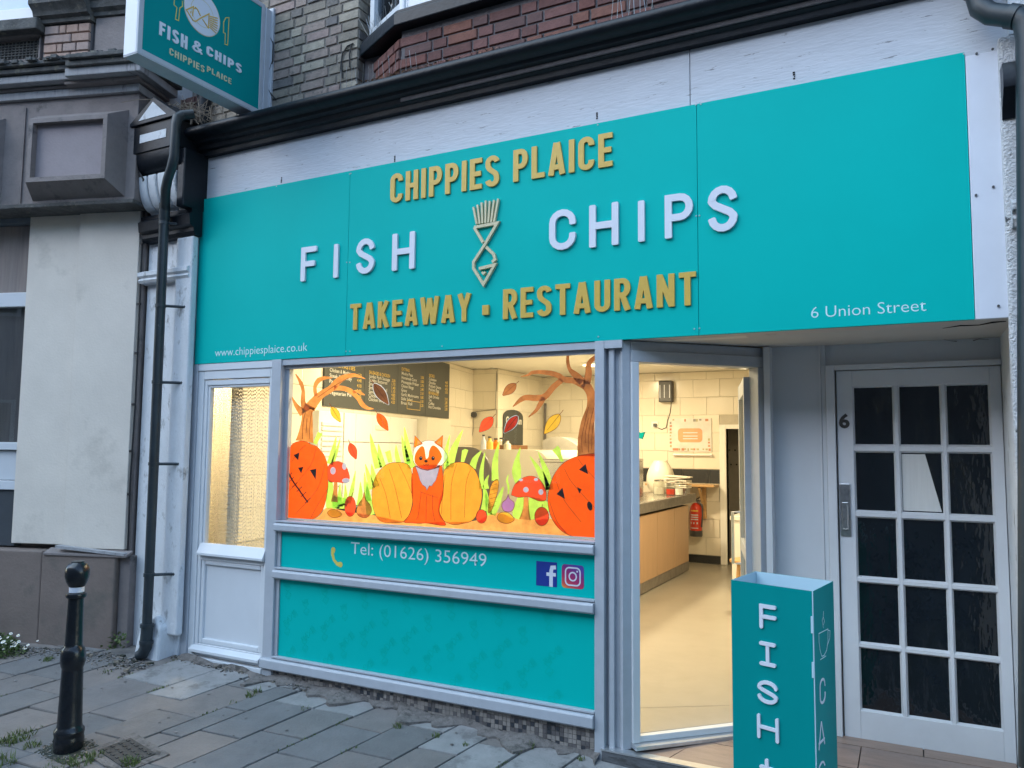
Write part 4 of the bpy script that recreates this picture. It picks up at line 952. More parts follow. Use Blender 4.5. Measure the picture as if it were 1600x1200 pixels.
pts = [(549, 70), (546, 85), (546, 105)]
obj('cable', MB().tube([PY(*p, .04) for p in pts], .005, 6), CABLE, cb3, smooth=True)

# bird spikes and seed litter on the cornice, nest of twigs on the console
random.seed(5)
bsn = thing('bird_spikes', 'row of thin metal bird spikes on the cornice under the bay corner', 'bird spikes', (-3.3, -.1, 4.11))
m_ = MB()
for i in range(15):
    p = PY(533+i*8.5, 118-i*2.6, -.13); p.z = 4.107; m_.tube([p, p+Vector((random.uniform(.0, .03), -.03, .12+random.uniform(-.02, .02)))], .0016, 4)
for i in range(8):
    p = PY(955+i*9, 18-i*2.3, -.13); p.z = 4.107; m_.tube([p, p+Vector((random.uniform(-.02, .02), -.02, .12))], .0016, 4)
obj('spikes', m_, SPIKE, bsn, kind='stuff')
bs2 = thing('bird_spikes', 'tangle of bird spikes on the black sill at the foot of the bay window', 'bird spikes', (-3.2, 0, 4.52))
m_ = MB()
for i in range(34):
    x = -3.36+random.random()*.34; yy = .06-(x+3.40)*.40+.02; m_.tube([(x, yy, 4.55), (x+random.uniform(-.08, .08), yy+random.uniform(-.05, .03), 4.55+random.uniform(.06, .15))], .0016, 4)
obj('spikes', m_, SPIKE, bs2, kind='stuff')
sd_ = MB()
for i in range(520):
    t = random.random(); x = -3.15+t*.95+random.gauss(0, .03); y = -.165+random.random()*.06; z = 4.105+random.random()*.012
    if random.random() < .5: x = -3.0+random.gauss(0, .16)
    a_ = random.random()*6.28; s_ = random.uniform(.004, .009); d1 = Vector((math.cos(a_), math.sin(a_), random.uniform(-.4, .4)))*s_; d2 = Vector((-math.sin(a_), math.cos(a_), random.uniform(-.2, .8)))*s_*.6
    c = Vector((x, y, z+.003)); sd_.add([c-d1, c+d2, c+d1, c-d2], [(0, 1, 2, 3)])
sdo = obj('seed_litter', sd_, SEED, None, kind='stuff', label='brown fallen seeds lying on the black cornice below the bay', category='litter')
m_ = MB()
for i in range(75):
    p = Vector((-4.90+random.gauss(0, .10), -.13+random.gauss(0, .05), 4.17+abs(random.gauss(0, .05)))); d = Vector((random.gauss(0, .11), random.gauss(0, .04), random.gauss(0, .05)))
    m_.tube([p-d, p+Vector((0, 0, .015)), p+d], .0025, 4)
for i in range(10):
    p = Vector((-4.88+random.random()*.25, -.18, 4.11)); m_.tube([p, p+Vector((random.uniform(-.05, .05), 0, random.uniform(.08, .2)))], .003, 4)
a = PY(190, 160, -.40); b = PY(240, 155, -.36); m_.tube([a, (a+b)/2+Vector((0, 0, .01)), b], .003, 4)
obj('twig_nest', m_, TWIG, None, kind='stuff', label='untidy heap of dry twigs behind the pediment of the black console', category='nest')

# ================================================================== NEIGHBOUR BUILDING (left)
NA, NPV = R(17.5), Vector((-5.46, -.06, 0))
RN = Matrix.Rotation(NA, 4, 'Z'); RNI = Matrix.Rotation(-NA, 4, 'Z')
def NP(px, py, y=0.0):     # photo pixel -> point in the neighbour's own (turned) frame
    o_ = NPV + RNI @ (CAM-NPV); d_ = RNI @ ray(px, py); return o_ + d_*((y-o_.y)/d_.y)
def turn(o):
    o.location = NPV + RN @ (o.location-NPV); o.rotation_euler.z = NA
nb = thing('neighbour_building', 'stone fronted neighbouring building with cream panels and brown plinth on the left', 'building', (-6.3, -.1, .1))
NW = -11.0
xc0, xc1 = NP(30, 600, -.10).x, NP(208, 600, -.10).x
xm_ = NP(112, 600, -.10).x
obj('backing_wall', MB().box(NW, -5.462, .02, 9.2, -.6, 9), STONE, nb)
obj('cream_panel', MB().box(xm_+.001, xc1, -.112, .019, .865, 3.72), CREAM, nb, bevel=.005)
obj('cream_panel', MB().box(xc0, xm_-.001, -.088, .019, .885, 3.75), CREAM, nb, bevel=.005)
xe = NP(222, 600, -.08).x
obj('edge_pier', MB().box(xc1+.002, -5.445, -.075, .019, .0, 3.62), STONE, nb, bevel=.004)
obj('plinth_block', MB().box(NP(62, 940, -.18).x, NP(178, 940, -.18).x, -.185, .019, -.2, .835), PLINTH, nb, bevel=.012)
obj('plinth_block', MB().box(NW, NP(61, 940, -.18).x, -.175, .019, -.2, .845), PLINTH, nb, bevel=.012)
obj('plinth_return', MB().box(NP(178, 940, -.18).x+.002, NP(204, 900, -.13).x, -.14, .019, -.2, .82), STONE, nb, bevel=.008)
sl_ = MB().prism([(NP(62, 940, -.2).x, -.195, .836), (-5.40, -.195, .836), (-5.40, -.113, .862), (NP(62, 940, -.2).x, -.113, .868)], (0, 0, -.02))
obj('plinth_ledge', sl_, STONE, nb, bevel=.004)
a, b = NP(86, 854, -.2), NP(193, 866, -.2)
obj('slate_strip', MB().prism([(a.x, -.20, a.z-.012), (b.x, -.20, b.z-.016), (b.x, -.20, b.z+.004), (a.x, -.20, a.z+.01)], (0, .05, 0)), STONEL, nb)
# entablature: panel with raised boxed blocks
YE = -.30
def EX(px, py, y=YE): return NP(px, py, y)
exr = EX(214, 220).x; zt0 = 4.42; zb0 = 3.57
obj('frieze', MB().box(NW, exr, YE, .019, zb0, zt0), STONE, nb, bevel=.006)
obj('frieze_strip', MB().box(EX(38, 240).x-.005, EX(38, 240).x, YE-.012, YE-.0005, zb0+.01, zt0-.06), STONE, nb)
obj('lead_drip', MB().box(NW, exr+.02, YE-.035, .018, zt0+.0, zt0+.06), STONEL, nb, bevel=.004)
obj('frieze_base', MB().box(NW, exr+.005, YE-.02, .018, zb0-.035, zb0-.001), STONED, nb, bevel=.006)
def block(pxs, nm='panel_block'):
    # picture-frame block: outer base on frieze, raised front, sunk panel
    (xa, xb), (za, zb2) = pxs; yo = YE-.15; m_ = MB()
    ox0, ox1, oz0, oz1 = xa-.06, xb+.07, za-.10, zb2+.09
    ou = [(ox0, oz0), (ox1, oz0), (ox1, oz1), (ox0, oz1)]; inn = [(xa, za), (xb, za), (xb, zb2), (xa, zb2)]
    m_.add([(x, YE, z) for x, z in ou]+[(x, yo, z) for x, z in inn], [(i, (i+1) % 4, (i+1) % 4+4, i+4) for i in range(4)])
    e_ = .035; i2 = [(xa+e_, za+e_), (xb-e_, za+e_), (xb-e_, zb2-e_), (xa+e_, zb2-e_)]
    m_.add([(x, yo, z) for x, z in inn]+[(x, yo, z) for x, z in i2], [(i, (i+1) % 4, (i+1) % 4+4, i+4) for i in range(4)])
    m_.add([(x, yo, z) for x, z in i2]+[(x, yo+.05, z) for x, z in i2], [(i, (i+1) % 4, (i+1) % 4+4, i+4) for i in range(4)])
    o = obj(nm, m_, STONE, nb)
    obj('sunk_panel', MB().add([(x, yo+.05, z) for x, z in i2], [(0, 1, 2, 3)]), STONEP, o)
STONEP = mat('smooth_mauve_stone', (.27, .235, .245), .75, var=.08, scale=5, bump=.2, bscale=60, dirt=(.12, .11, .11), dscale=5, dcov=.66)
q0, q1 = NP(46, 181, YE-.15), NP(163, 276, YE-.15)
block(((q0.x, q1.x), (q1.z-.01, NP(160, 178, YE-.15).z)))
w_ = (q1.x-q0.x)
block(((q0.x-w_-.42, q0.x-.42), (q1.z-.01, NP(160, 178, YE-.15).z)))
# cornice bands above the frieze
bands = [(-.35, 4.482, 4.51, STONE, exr+.05), (-.42, 4.511, 4.575, STONEL, exr+.12), (-.45, 4.576, 4.62, STONED, exr+.16), (-.48, 4.621, 4.655, STONED, exr+.19)]
for i, (y, za, zb2, mt_, xr_) in enumerate(bands):
    xmid = NP(108, 120, y).x
    obj('cornice_band', MB().box(xmid, xr_, y-.05, .018, za, zb2), mt_, nb, bevel=.006)
    obj('cornice_band', MB().box(NW, xmid-.001, y, .018, za+.003, zb2-.003), mt_, nb, bevel=.006)
moss = MB(); random.seed(9)
for i in range(420):
    x = random.uniform(-8.5, exr+.1); y = -.50+random.random()*.2; s_ = random.uniform(.008, .03)*(1 if x < -6 else 1)
    moss.obox((x, y-.0, 4.656), (s_, 0, 0), (0, s_, 0), (0, 0, s_*.5))
obj('moss', moss, STONED, nb, smooth=False, kind='stuff')
# upper storey: dark render, pink brick pier, grille, pale window with sill
YU = -.05
obj('upper_wall', MB().box(NW, -5.50, YU, .018, 4.60, 9), STONE, nb)
bx0, bx1 = NP(69, 70, YU-.05).x, NP(140, 70, YU-.05).x
zz0, zz1 = 4.68, 5.24
obj('pier_core', MB().box(bx0, bx1, YU-.035, YU-.001, zz0, 6.6), MORTARR, nb)
def bigbrick(x0, x1, z0, z1):
    rows_ = 6; h_ = (z1-z0)/rows_
    for r_ in range(rows_):
        cuts = [0, .33, .48, .75, 1] if r_ % 2 else [0, .6, 1]
        if r_ % 4 == 3: cuts = [0, .3, .42, .72, 1]
        for a, b in zip(cuts, cuts[1:]):
            xa, xb = x0+(x1-x0)*a, x0+(x1-x0)*b
            piece('brick', br_p, ((xa+xb)/2, YU-.036, z0+h_*(r_+.5)), nb, (xb-xa-.010, .05, h_-.010))
bigbrick(bx0, bx1, zz0, NP(100, 38, YU-.06).z)
zc_ = NP(100, 36, YU-.06).z
prof = [(YU-.001, zc_), (YU-.08, zc_+.0), (YU-.085, zc_+.03), (YU-.12, zc_+.045), (YU-.13, zc_+.08), (YU-.18, zc_+.12), (YU-.18, zc_+.16), (YU-.001, zc_+.17)]
obj('pier_cap', MB().extrude_x(prof, bx0-.06, bx1+.02), STONED, nb, smooth=True)
bigbrick(bx0, bx1, zc_+.175, zc_+.60)
zr = NP(170, 22, YU-.06).z
prof2 = [(YU-.001, zr), (YU-.05, zr), (YU-.055, zr+.03), (YU-.09, zr+.05), (YU-.10, zr+.10), (YU-.14, zr+.13), (YU-.001, zr+.15)]
obj('string_course', MB().extrude_x(prof2, bx1+.022, -5.45), STONED, nb, smooth=True)
obj('rendered_panel', MB().box(bx1+.03, -5.52, YU-.03, YU-.001, 4.66, zr-.005), STONE, nb, bevel=.004)
gz0, gz1 = NP(30, 92, YU).z, NP(30, 66, YU).z
gx1_ = NP(62, 80, YU).x
vg = MB(); 
vg.box(NW+3, gx1_, YU-.004, YU-.0005, gz0, gz1)
vent = obj('air_grille', vg, BLACKM, nb)
gm = MB()
for i in range(26): gm.box(gx1_-.02-i*.035, gx1_-.012-i*.035, YU-.010, YU-.0045, gz0, gz1)
for j in range(5): gm.box(gx1_-.95, gx1_, YU-.014, YU-.0105, gz0+.02+j*(gz1-gz0-.03)/5, gz0+.027+j*(gz1-gz0-.03)/5)
obj('grille_bars', gm, STONED, nb, kind='stuff')
ugm = MB(); ugm.box(NW, gx1_+.03, YU-.06, YU-.001, gz1+.012, gz1+.05); ugm.box(gx1_+.012, gx1_+.03, YU-.03, YU-.001, gz0-.03, gz1+.011)
obj('grille_surround', ugm, STONE, nb, bevel=.004)
zw = NP(40, 28, YU-.1).z
obj('stone_sill', MB().box(NW, bx0-.005, YU-.14, YU-.001, zw-.12, zw-.02), STONED, nb, bevel=.01)
obj('window_sill', MB().box(NW, bx0-.01, YU-.10, YU-.001, zw-.018, zw+.09), WHITE, nb, bevel=.004)
obj('upper_window', MB().box(NW, bx0-.012, YU-.03, YU-.002, zw+.093, zw+1.3), mat('painted_reflection_glass', (.30, .45, .62), .1, var=.05), nb)  # sky reflection is put into the pane's blue base colour
# white window at the lower left with drawn curtain
wx = NP(38, 600, .02).x
wn = thing('neighbour_window', 'white framed window with drawn beige curtain at the left edge', 'window', (-7.3, .0, 1.4))
wx1 = xc0-.001
YN = -.055
def NZ(py, y=YN): return NP(20, py, y).z
obj('head', MB().box(-9.5, wx1, YN-.02, .018, NZ(350), NZ(325)), mat('blue_grey_paint', (.17, .20, .23), .5), wn)
obj('transom', MB().box(-9.5, wx1, YN-.02, .018, NZ(480), NZ(458)), WHITE, wn, bevel=.004)
obj('sill', MB().box(-9.5, wx1, YN-.03, .018, NZ(703), NZ(691)), WHITE, wn, bevel=.004)
obj('apron', MB().box(-9.5, wx1, YN-.0, .018, NZ(750), NZ(704)), PANELW, wn, bevel=.004)
obj('apron_rail', MB().box(-9.5, wx1, YN-.02, .018, NZ(765), NZ(751)), WHITE, wn, bevel=.004)
obj('lower_panel', MB().box(-9.5, wx1, YN+.0, .018, .86, NZ(766)), mat('dark_blue_paint', (.05, .06, .07), .5), wn)
cur = MB(); n = 60
for i in range(n):
    xa = -9.5+(wx1+9.5)*i/n; xb = -9.5+(wx1+9.5)*(i+1)/n; ya = .0155-.006*math.sin(i*1.3); yb_ = .0155-.006*math.sin((i+1)*1.3)
    cur.add([(xa, ya-.02, NZ(690)), (xb, yb_-.02, NZ(690)), (xb, yb_-.02, NZ(351)), (xa, ya-.02, NZ(351))], [(0, 1, 2, 3)])
obj('curtain', cur, mat('beige_curtain', (.26, .22, .20), .9, var=.15, scale=6, stretch=(6, 6, .4)), wn, smooth=True)
obj('pane', MB().box(-9.5, wx1, -.032, -.028, NZ(690)+.001, NZ(459)-.03), glass('window_pane', (.75, .78, .8), 1.5), wn)

turn(nb); turn(wn)

# ================================================================== STREET OBJECTS
def GP(px, py, dz=0):
    r = ray(px, py); t = (-.04*1.59 + .10*0 - CAM.z + (-.04)*CAM.x + .10*CAM.y + dz)/(r.z+.04*r.x-.10*r.y); return CAM+r*t
bb0 = GP(112, 1168); bx_, by_ = bb0.x, bb0.y-.02; bz_ = gz(bx_, by_)
bo = thing('bollard', 'black cast iron bollard with round head and red and white band', 'bollard', (bx_, by_, bz_))
tp = PL(125, 877, bx_, by_, (1, 0)).z-bz_
k = tp/1.06
prof = [(.074, -.05), (.076, .02), (.080, .04), (.080, .062), (.077, .072), (.077, .085), (.080, .095), (.079, .112), (.068, .125), (.065, .14), (.056, .445), (.056, .455), (.062, .468), (.066, .49),
        (.066, .535), (.062, .552), (.059, .565), (.049, .577), (.047, .59), (.041, .842), (.041, .847), (.052, .853), (.056, .864), (.053, .876), (.040, .882)]
obj('shaft', MB().lathe([(r*k, z*k) for r, z in prof], (bx_, by_, bz_), 32), BLACKG, bo, smooth=True)
obj('band', MB().lathe([(.037*k, .882*k), (.040*k, .884*k), (.040*k, .912*k), (.037*k, .914*k)], (bx_, by_, bz_), 32), LWHITE, bo, smooth=True)
rb = MB()
for i in range(6):
    a0, a1 = R(188+i*9), R(188+(i+1)*9); r = .0408*k
    rb.add([(bx_+r*math.cos(a0), by_+r*math.sin(a0), bz_+.885*k), (bx_+r*math.cos(a1), by_+r*math.sin(a1), bz_+.885*k), (bx_+r*math.cos(a1), by_+r*math.sin(a1), bz_+.911*k), (bx_+r*math.cos(a0), by_+r*math.sin(a0), bz_+.911*k)], [(0, 1, 2, 3)])
obj('red_reflector', rb, REDE, bo, smooth=True)
hp_ = [(.040, .914), (.046, .922), (.058, .945), (.065, .975), (.066, 1.0), (.062, 1.025), (.050, 1.045), (.037, 1.052), (.034, 1.055), (.034, 1.060), (.001, 1.063)]
obj('round_head', MB().lathe([(r*k, z*k) for r, z in hp_], (bx_, by_, bz_), 36), BLACKG, bo, smooth=True)
# broken collar of rubble and leaves round the foot
fo = MB()
for i in range(300):
    a = random.random()*6.28; r = .08+random.random()**1.5*.055; x, y = bx_+r*math.cos(a)*1.25, by_+r*math.sin(a); s_ = random.uniform(.002, .006)
    fo.obox((x, y, gz(x, y)+.002), (s_, random.uniform(-.004, .004), 0), (0, s_*random.uniform(.4, 1), 0), (0, 0, .002), random.choice([0, 0, 1, 1, 2]))
obj('foot_litter', fo, [JOINT, TWIG, SLABW], None, kind='stuff', label='leaf litter and grit in the open square hole round the black bollard', category='litter')
obj('bollard_surround', MB().prism([Vector((bx_+dx, by_+dy, gz(bx_+dx, by_+dy)+.003)) for dx, dy in [(-.13, -.11), (.14, -.12), (.155, .10), (-.12, .11)]], (0, 0, -.02)), JOINT, pav)
# small square utility cover
c0 = GP(198, 1178)
uc = thing('utility_cover', 'small square rusty iron cover set in the paving beside the bollard', 'cover', tuple(c0))
def onp(dx, dy, dz): return Vector((c0.x+nL.x*dx+dL.x*dy, c0.y+nL.y*dx+dL.y*dy, gz(c0.x+nL.x*dx+dL.x*dy, c0.y+nL.y*dx+dL.y*dy)+dz))
obj('frame', MB().prism([onp(*p, .007) for p in [(-.20, -.14), (.20, -.14), (.20, .14), (-.20, .14)]], (0, 0, -.03)), DIRT, uc)
obj('lid', MB().prism([onp(*p, .012) for p in [(-.145, -.09), (.145, -.09), (.145, .09), (-.145, .09)]], (0, 0, -.03)), IRON, uc)
lt = MB()
for i in range(6):
    for j in range(4): lt.obox(onp(-.12+i*.048, -.065+j*.043, .0135), nL.to_3d()*.013, dL.to_3d()*.007, (0, 0, .003))
obj('raised_studs', lt, IRON, uc, kind='stuff')

# tall folding tower sign
bxs = thing('tower_sign', 'tall open topped teal cardboard tower sign with white letters reading FISH', 'sign', (-.58, -.35, -.05))
ZT = 1.08
cs = [PZ(*p, ZT) for p in [(1142, 906), (1270, 924), (1302, 908), (1183, 892)]]
cs[3] = cs[0]+(cs[2]-cs[1])
zbm = -.075
th = .004
INN = mat('inner_pale_board', (.42, .58, .66), .6, var=.03)
names_ = ['front_panel', 'side_panel', 'back_panel', 'side_panel']
ctr = sum(cs, Vector())/4
pan = []
for i in range(4):
    a, b = cs[i], cs[(i+1) % 4]; e = (b-a).normalized(); nin = Vector((-e.y, e.x, 0))
    if nin.dot(ctr-a) < 0: nin = -nin
    a2, b2 = a+e*.001, b-e*(.005 if i % 2 == 0 else .001)
    po = MB(); po.add([Vector((p.x, p.y, z)) for p in (a2, b2) for z in (zbm, ZT)], [(0, 1, 3, 2)]); 
    po = MB().prism([Vector((a2.x, a2.y, zbm)), Vector((b2.x, b2.y, zbm)), Vector((b2.x, b2.y, ZT)), Vector((a2.x, a2.y, ZT))], nin*.0016)
    o = obj(names_[i], po, TEALB, bxs); pan.append((a, b, e, -nin, o))
    pi_ = MB().prism([Vector((a2.x, a2.y, zbm))+nin*.0017, Vector((b2.x, b2.y, zbm))+nin*.0017, Vector((b2.x, b2.y, ZT-.0005))+nin*.0017, Vector((a2.x, a2.y, ZT-.0005))+nin*.0017], nin*.0018)
    obj('lining', pi_, INN, o)
# tabs along the front right edge
a, b, e, no, o = pan[0]
for z0_, z1_ in [(.905, .975), (.72, .785), (.25, .33)]:
    obj('slot_tab', MB().obox(b-e*.004+no*.003+Vector((0, 0, (z0_+z1_)/2-ZT)), e*.005, no*.0025, (0, 0, (z1_-z0_)/2)), INN, bxs)
obj('white_edge', MB().obox(Vector((b.x, b.y, (ZT+zbm)/2))-e*.001+no*.0005, e*.0018, no*.0018, (0, 0, (ZT-zbm)/2-.002)), INN, bxs)
def onpanel(i, px, py):
    a, b, e, no, o = pan[i]; return PL(px, py, a.x, a.y, (e.x, e.y))
def pl_letter(i, ch, x0, x1, yb, yt, w_, W=None, serif=False, depth=.008, mt=LWHITE):
    a, b, e, no, o = pan[i]
    A = onpanel(i, x0, yb); B_ = onpanel(i, x1, yb); T = onpanel(i, x0, yt); h = T.z-A.z; Wd = (B_-A).length/h
    obj('letter', letter_mb(ch, (A+no*.0002, e*h, Vector((0, 0, h)), no), Wd, w_, depth, 'round', serif=serif), mt, bxs)
pl_letter(0, 'F', 1188, 1214, 981, 943, .155)
pl_letter(0, 'I', 1188, 1213, 1038, 1001, .155, serif=True)
pl_letter(0, 'S', 1185, 1215.5, 1095.5, 1060, .155)
pl_letter(0, 'H', 1184.5, 1217, 1152, 1114, .14)
pl_letter(0, '+', 1188, 1210, 1212, 1181, .20)
pl_letter(1, 'C', 1281, 1289.5, 1103.5, 1062.5, .10, depth=.001)
pl_letter(1, 'A', 1279, 1288.5, 1173, 1131, .09, depth=.001)
pl_letter(1, 'S', 1279, 1289, 1236, 1195, .09, depth=.001)
cupm = MB(); a, b, e, no, o = pan[1]; ep = 0
def cupl(pts, w_=.0035, closed=False):
    global ep
    P2 = [onpanel(1, px, py) for px, py in pts]; q2 = [((p-a).dot(e), p.z) for p in P2]
    for pl in ribbon2(q2, w_, closed): cupm.prism([Vector((a.x, a.y, 0))+e*p.x+Vector((0, 0, p.y))+no*(.0004+ep) for p in pl], no*.0008); ep += .00004
k1 = lambda x, y: (1120+x/3.75, 880+y/3.75)
cupl([k1(*p) for p in [(597, 412), (598, 460), (604, 510), (614, 545), (628, 540), (642, 510), (650, 460), (650, 385)]], closed=True)
cupl([k1(*p) for p in [(650, 392), (662, 396), (660, 440), (645, 485)]])
cupl([k1(*p) for p in [(605, 565), (638, 543)]])
cupl([k1(*p) for p in [(624, 280), (622, 315), (616, 335), (622, 380)]], .0025); cupl([k1(*p) for p in [(622, 315), (629, 340), (622, 362)]], .0025)
obj('cup_outline', cupm, PRINTW, bxs)

# weeds, daisies and grit
def wall_y(x): return -.10-.30*max(0, -5.42-x)-.17
random.seed(21)
def tuft(mb, c, n, r, h, mi=1, w_=.003, spread=.5):
    for i in range(n):
        a = random.random()*6.283; rr = r*math.sqrt(random.random()); x, y = c[0]+rr*math.cos(a), c[1]+rr*math.sin(a); z = gz(x, y)
        hh = h*random.uniform(.4, 1); dx, dy = random.gauss(0, spread)*hh, random.gauss(0, spread)*hh; t = random.random()*3.14; wx, wy = w_*math.cos(t), w_*math.sin(t)
        mb.add([(x-wx, y-wy, z-.003), (x+wx, y+wy, z-.003), (x+dx*.4+wx*.6, y+dy*.4+wy*.6, z+hh*.6), (x+dx*.4-wx*.6, y+dy*.4-wy*.6, z+hh*.6), (x+dx, y+dy, z+hh)], [(0, 1, 2, 3), (3, 2, 4)], mi)
def leafy(mb, c, n, r, h, s=.01):
    for i in range(n):
        a = random.random()*6.283; rr = r*math.sqrt(random.random()); x, y = c[0]+rr*math.cos(a), c[1]+rr*math.sin(a)*.6; z = gz(x, y)+random.random()*h*(1-rr/r*.7)
        d1 = Vector((random.uniform(-1, 1), random.uniform(-1, 1), random.uniform(-.4, .6))).normalized()*s*random.uniform(.6, 1.3); d2 = d1.cross(Vector((random.uniform(-1, 1), random.uniform(-1, 1), 1))).normalized()*s*.5
        p = Vector((x, y, z)); mb.add([p-d1, p+d2, p+d1, p-d2], [(0, 1, 2, 3)], random.choice([0, 0, 1]))
dz_ = GP(30, 1000)
dm = MB(); leafy(dm, (-6.32, wall_y(-6.32)-.11), 2600, .34, .17, .012); leafy(dm, (-6.12, wall_y(-6.12)-.12), 500, .22, .07, .010)
for i in range(95):
    x = -6.22+random.gauss(0, .18); y = wall_y(x)-.14+random.gauss(0, .05); z = gz(x, y)+random.uniform(.04, .13); c = Vector((x, y, z)); nrm = Vector((random.gauss(0, .4), -.6+random.gauss(0, .3), 1)).normalized()
    u = nrm.cross(Vector((1, 0, 0))).normalized(); v = nrm.cross(u); r_ = random.uniform(.009, .014)
    dm.add([c+(u*math.cos(R(a))+v*math.sin(R(a)))*r_*(1 if k2 % 2 else .75) for k2, a in enumerate(range(0, 360, 30))], [list(range(12))], 2)
    dm.add([c+nrm*.002+(u*math.cos(R(a))+v*math.sin(R(a)))*r_*.35 for a in range(0, 360, 60)], [list(range(6))], 3)
obj('daisy_clump', dm, LEAF, None, kind='stuff', label='clump of white daisies and weeds at the foot of the brown plinth', category='plant')
gm = MB()
for (px, py, n, r, h) in [(30, 1152, 110, .08, .045), (14, 1160, 60, .06, .04), (50, 1165, 50, .05, .03), (128, 1190, 90, .07, .040), (150, 1184, 40, .04, .04), (205, 1195, 110, .045, .05), (0, 1195, 80, .08, .05), (90, 1197, 50, .07, .03),
                          (76, 1032, 60, .04, .035), (365, 1098, 8, .03, .02), (392, 1088, 30, .035, .035), (402, 1082, 26, .025, .045), (478, 1108, 20, .03, .02), (622, 1136, 30, .025, .03),
                          (682, 1150, 26, .025, .025), (728, 1164, 20, .02, .02), (806, 1176, 20, .03, .025), (830, 1168, 18, .02, .035), (165, 1050, 20, .04, .012), (908, 1186, 20, .02, .02)]:
    c = GP(px, min(py, 1196)); tuft(gm, (c.x, c.y), n, r, h)
random.seed(8)
for i in range(40):     # moss and grass running along the joints
    u = random.choice(rows[3:20]); v = random.uniform(-2.2, 0)
    p = nL*u+dL*v
    if p.y > -.06 or p.x < -6: continue
    for j in range(4):
        q = nL*(u+random.gauss(0, .006))+dL*(v+j*.03); tuft(gm, (q.x, q.y), 5, .010, .016, 1, .0025)
obj('joint_grass', gm, LEAF, None, kind='stuff', label='grass and moss growing in the joints of the paving', category='grass')
wp = thing('weed', 'small green leafy weed beside the foot of the downpipe', 'plant', (-5.35, -.24, .13))
wm = MB(); c = GP(197, 1016); 
for i in range(60):
    p = Vector((c.x+random.gauss(0, .045), -.23+random.gauss(0, .03), gz(c.x, 0)+.02+random.random()*.11)); d1 = Vector((random.uniform(-1, 1), random.uniform(-1, 1), .4)).normalized()*.018; d2 = d1.cross(Vector((0, .5, 1))).normalized()*.011
    wm.add([p-d1, p+d2, p+d1, p-d2], [(0, 1, 2, 3)], random.choice([0, 1]))
obj('leaves', wm, LEAF, wp, kind='stuff')
dbm = MB(); random.seed(31)
for i in range(1500):
    t = random.random(); x = -6.2+t*1.35+random.gauss(0, .05) if random.random() < .75 else random.uniform(-4.9, -3.6); y = wall_y(x)+.02-abs(random.gauss(0, .09)) if x < -4.9 else -.05-abs(random.gauss(0, .03))
    s_ = random.uniform(.002, .009)*(1 if random.random() > .05 else 2.2); z = gz(x, y)+s_*.3
    a = random.random()*3.14
    dbm.obox((x, y, z), (s_*math.cos(a), s_*math.sin(a), 0), (-s_*.6*math.sin(a), s_*.6*math.cos(a), 0), (0, 0, s_*.5), random.choice([0, 0, 1, 2, 3]))
obj('rubble_grit', dbm, [DIRT, JOINT, TWIG, SLABW], None, kind='stuff', label='crumbled mortar and grit along the foot of the left wall and side door', category='debris')
spk = MB()
for i in range(110):
    u, v = random.uniform(-5.6, -1.9), random.uniform(-1.9, -.1); p = nL*u+dL*v
    if p.y > -.05: continue
    r_ = random.uniform(.003, .011); spk.prism([(p.x+r_*math.cos(R(a))*random.uniform(.7, 1.2), p.y+r_*math.sin(R(a)), gz(p.x, p.y)+.0045) for a in range(0, 360, 60)], (0, 0, .001), random.choice([0, 0, 1]))
obj('gum_spots', spk, [DIRT, SLABW], pav, kind='stuff')

# ================================================================== SHOP INTERIOR
ZF, ZC, YB = .12, 2.77, 6.75
room = thing('shop_interior', 'warm lit takeaway interior with cream tiled walls and olive vinyl floor', 'room', (-3, 3, .12))
obj('floor', MB().prism([(-1.40, .10, ZF), (-.80, .72, ZF), (-.80, YB+.1, ZF), (-5.4, YB+.1, ZF), (-5.4, .10, ZF)], (0, 0, -.1)), VINYL, room)
sa_, sb_ = PZ(960, 1107, ZF+.001), PZ(1140, 1102, ZF+.001); sn_ = (sb_-sa_).normalized(); sn_ = Vector((-sn_.y, sn_.x, 0))*.0018
obj('floor_seam', MB().add([sa_-sn_, sb_-sn_, sb_+sn_, sa_+sn_], [(0, 1, 2, 3)]), GREYM, room)
obj('ceiling', MB().box(-5.74, -.78, .20, 9.0, ZC, ZC+.02), CEIL, room)
obj('ceiling_edge', MB().box(-5.42, -.81, .11, .199, 2.292, ZC), CEIL, room)
obj('side_wall', MB().box(-.80, -.70, .8215, 9.0, ZF-.1, ZC), CWALL, room)
obj('over_door_wall', eb(-.02, sR+.05, .0605, .12, 2.17, ZC), CWALL, room)
obj('over_recess_light_block', MB().box(-.699, XR+.01, .201, .82, 2.46, 2.785), CWALL, room)  # unseen block added above the soffit to stop lamp light leaking out
obj('recess_light_seal', MB().box(-.80, -.45, .8205, .8210, 0, 2.45).box(-.48, XR, .821, .84, 0, 2.45), CWALL, room)  # unseen sheets added behind recess and house door against leaking shop light
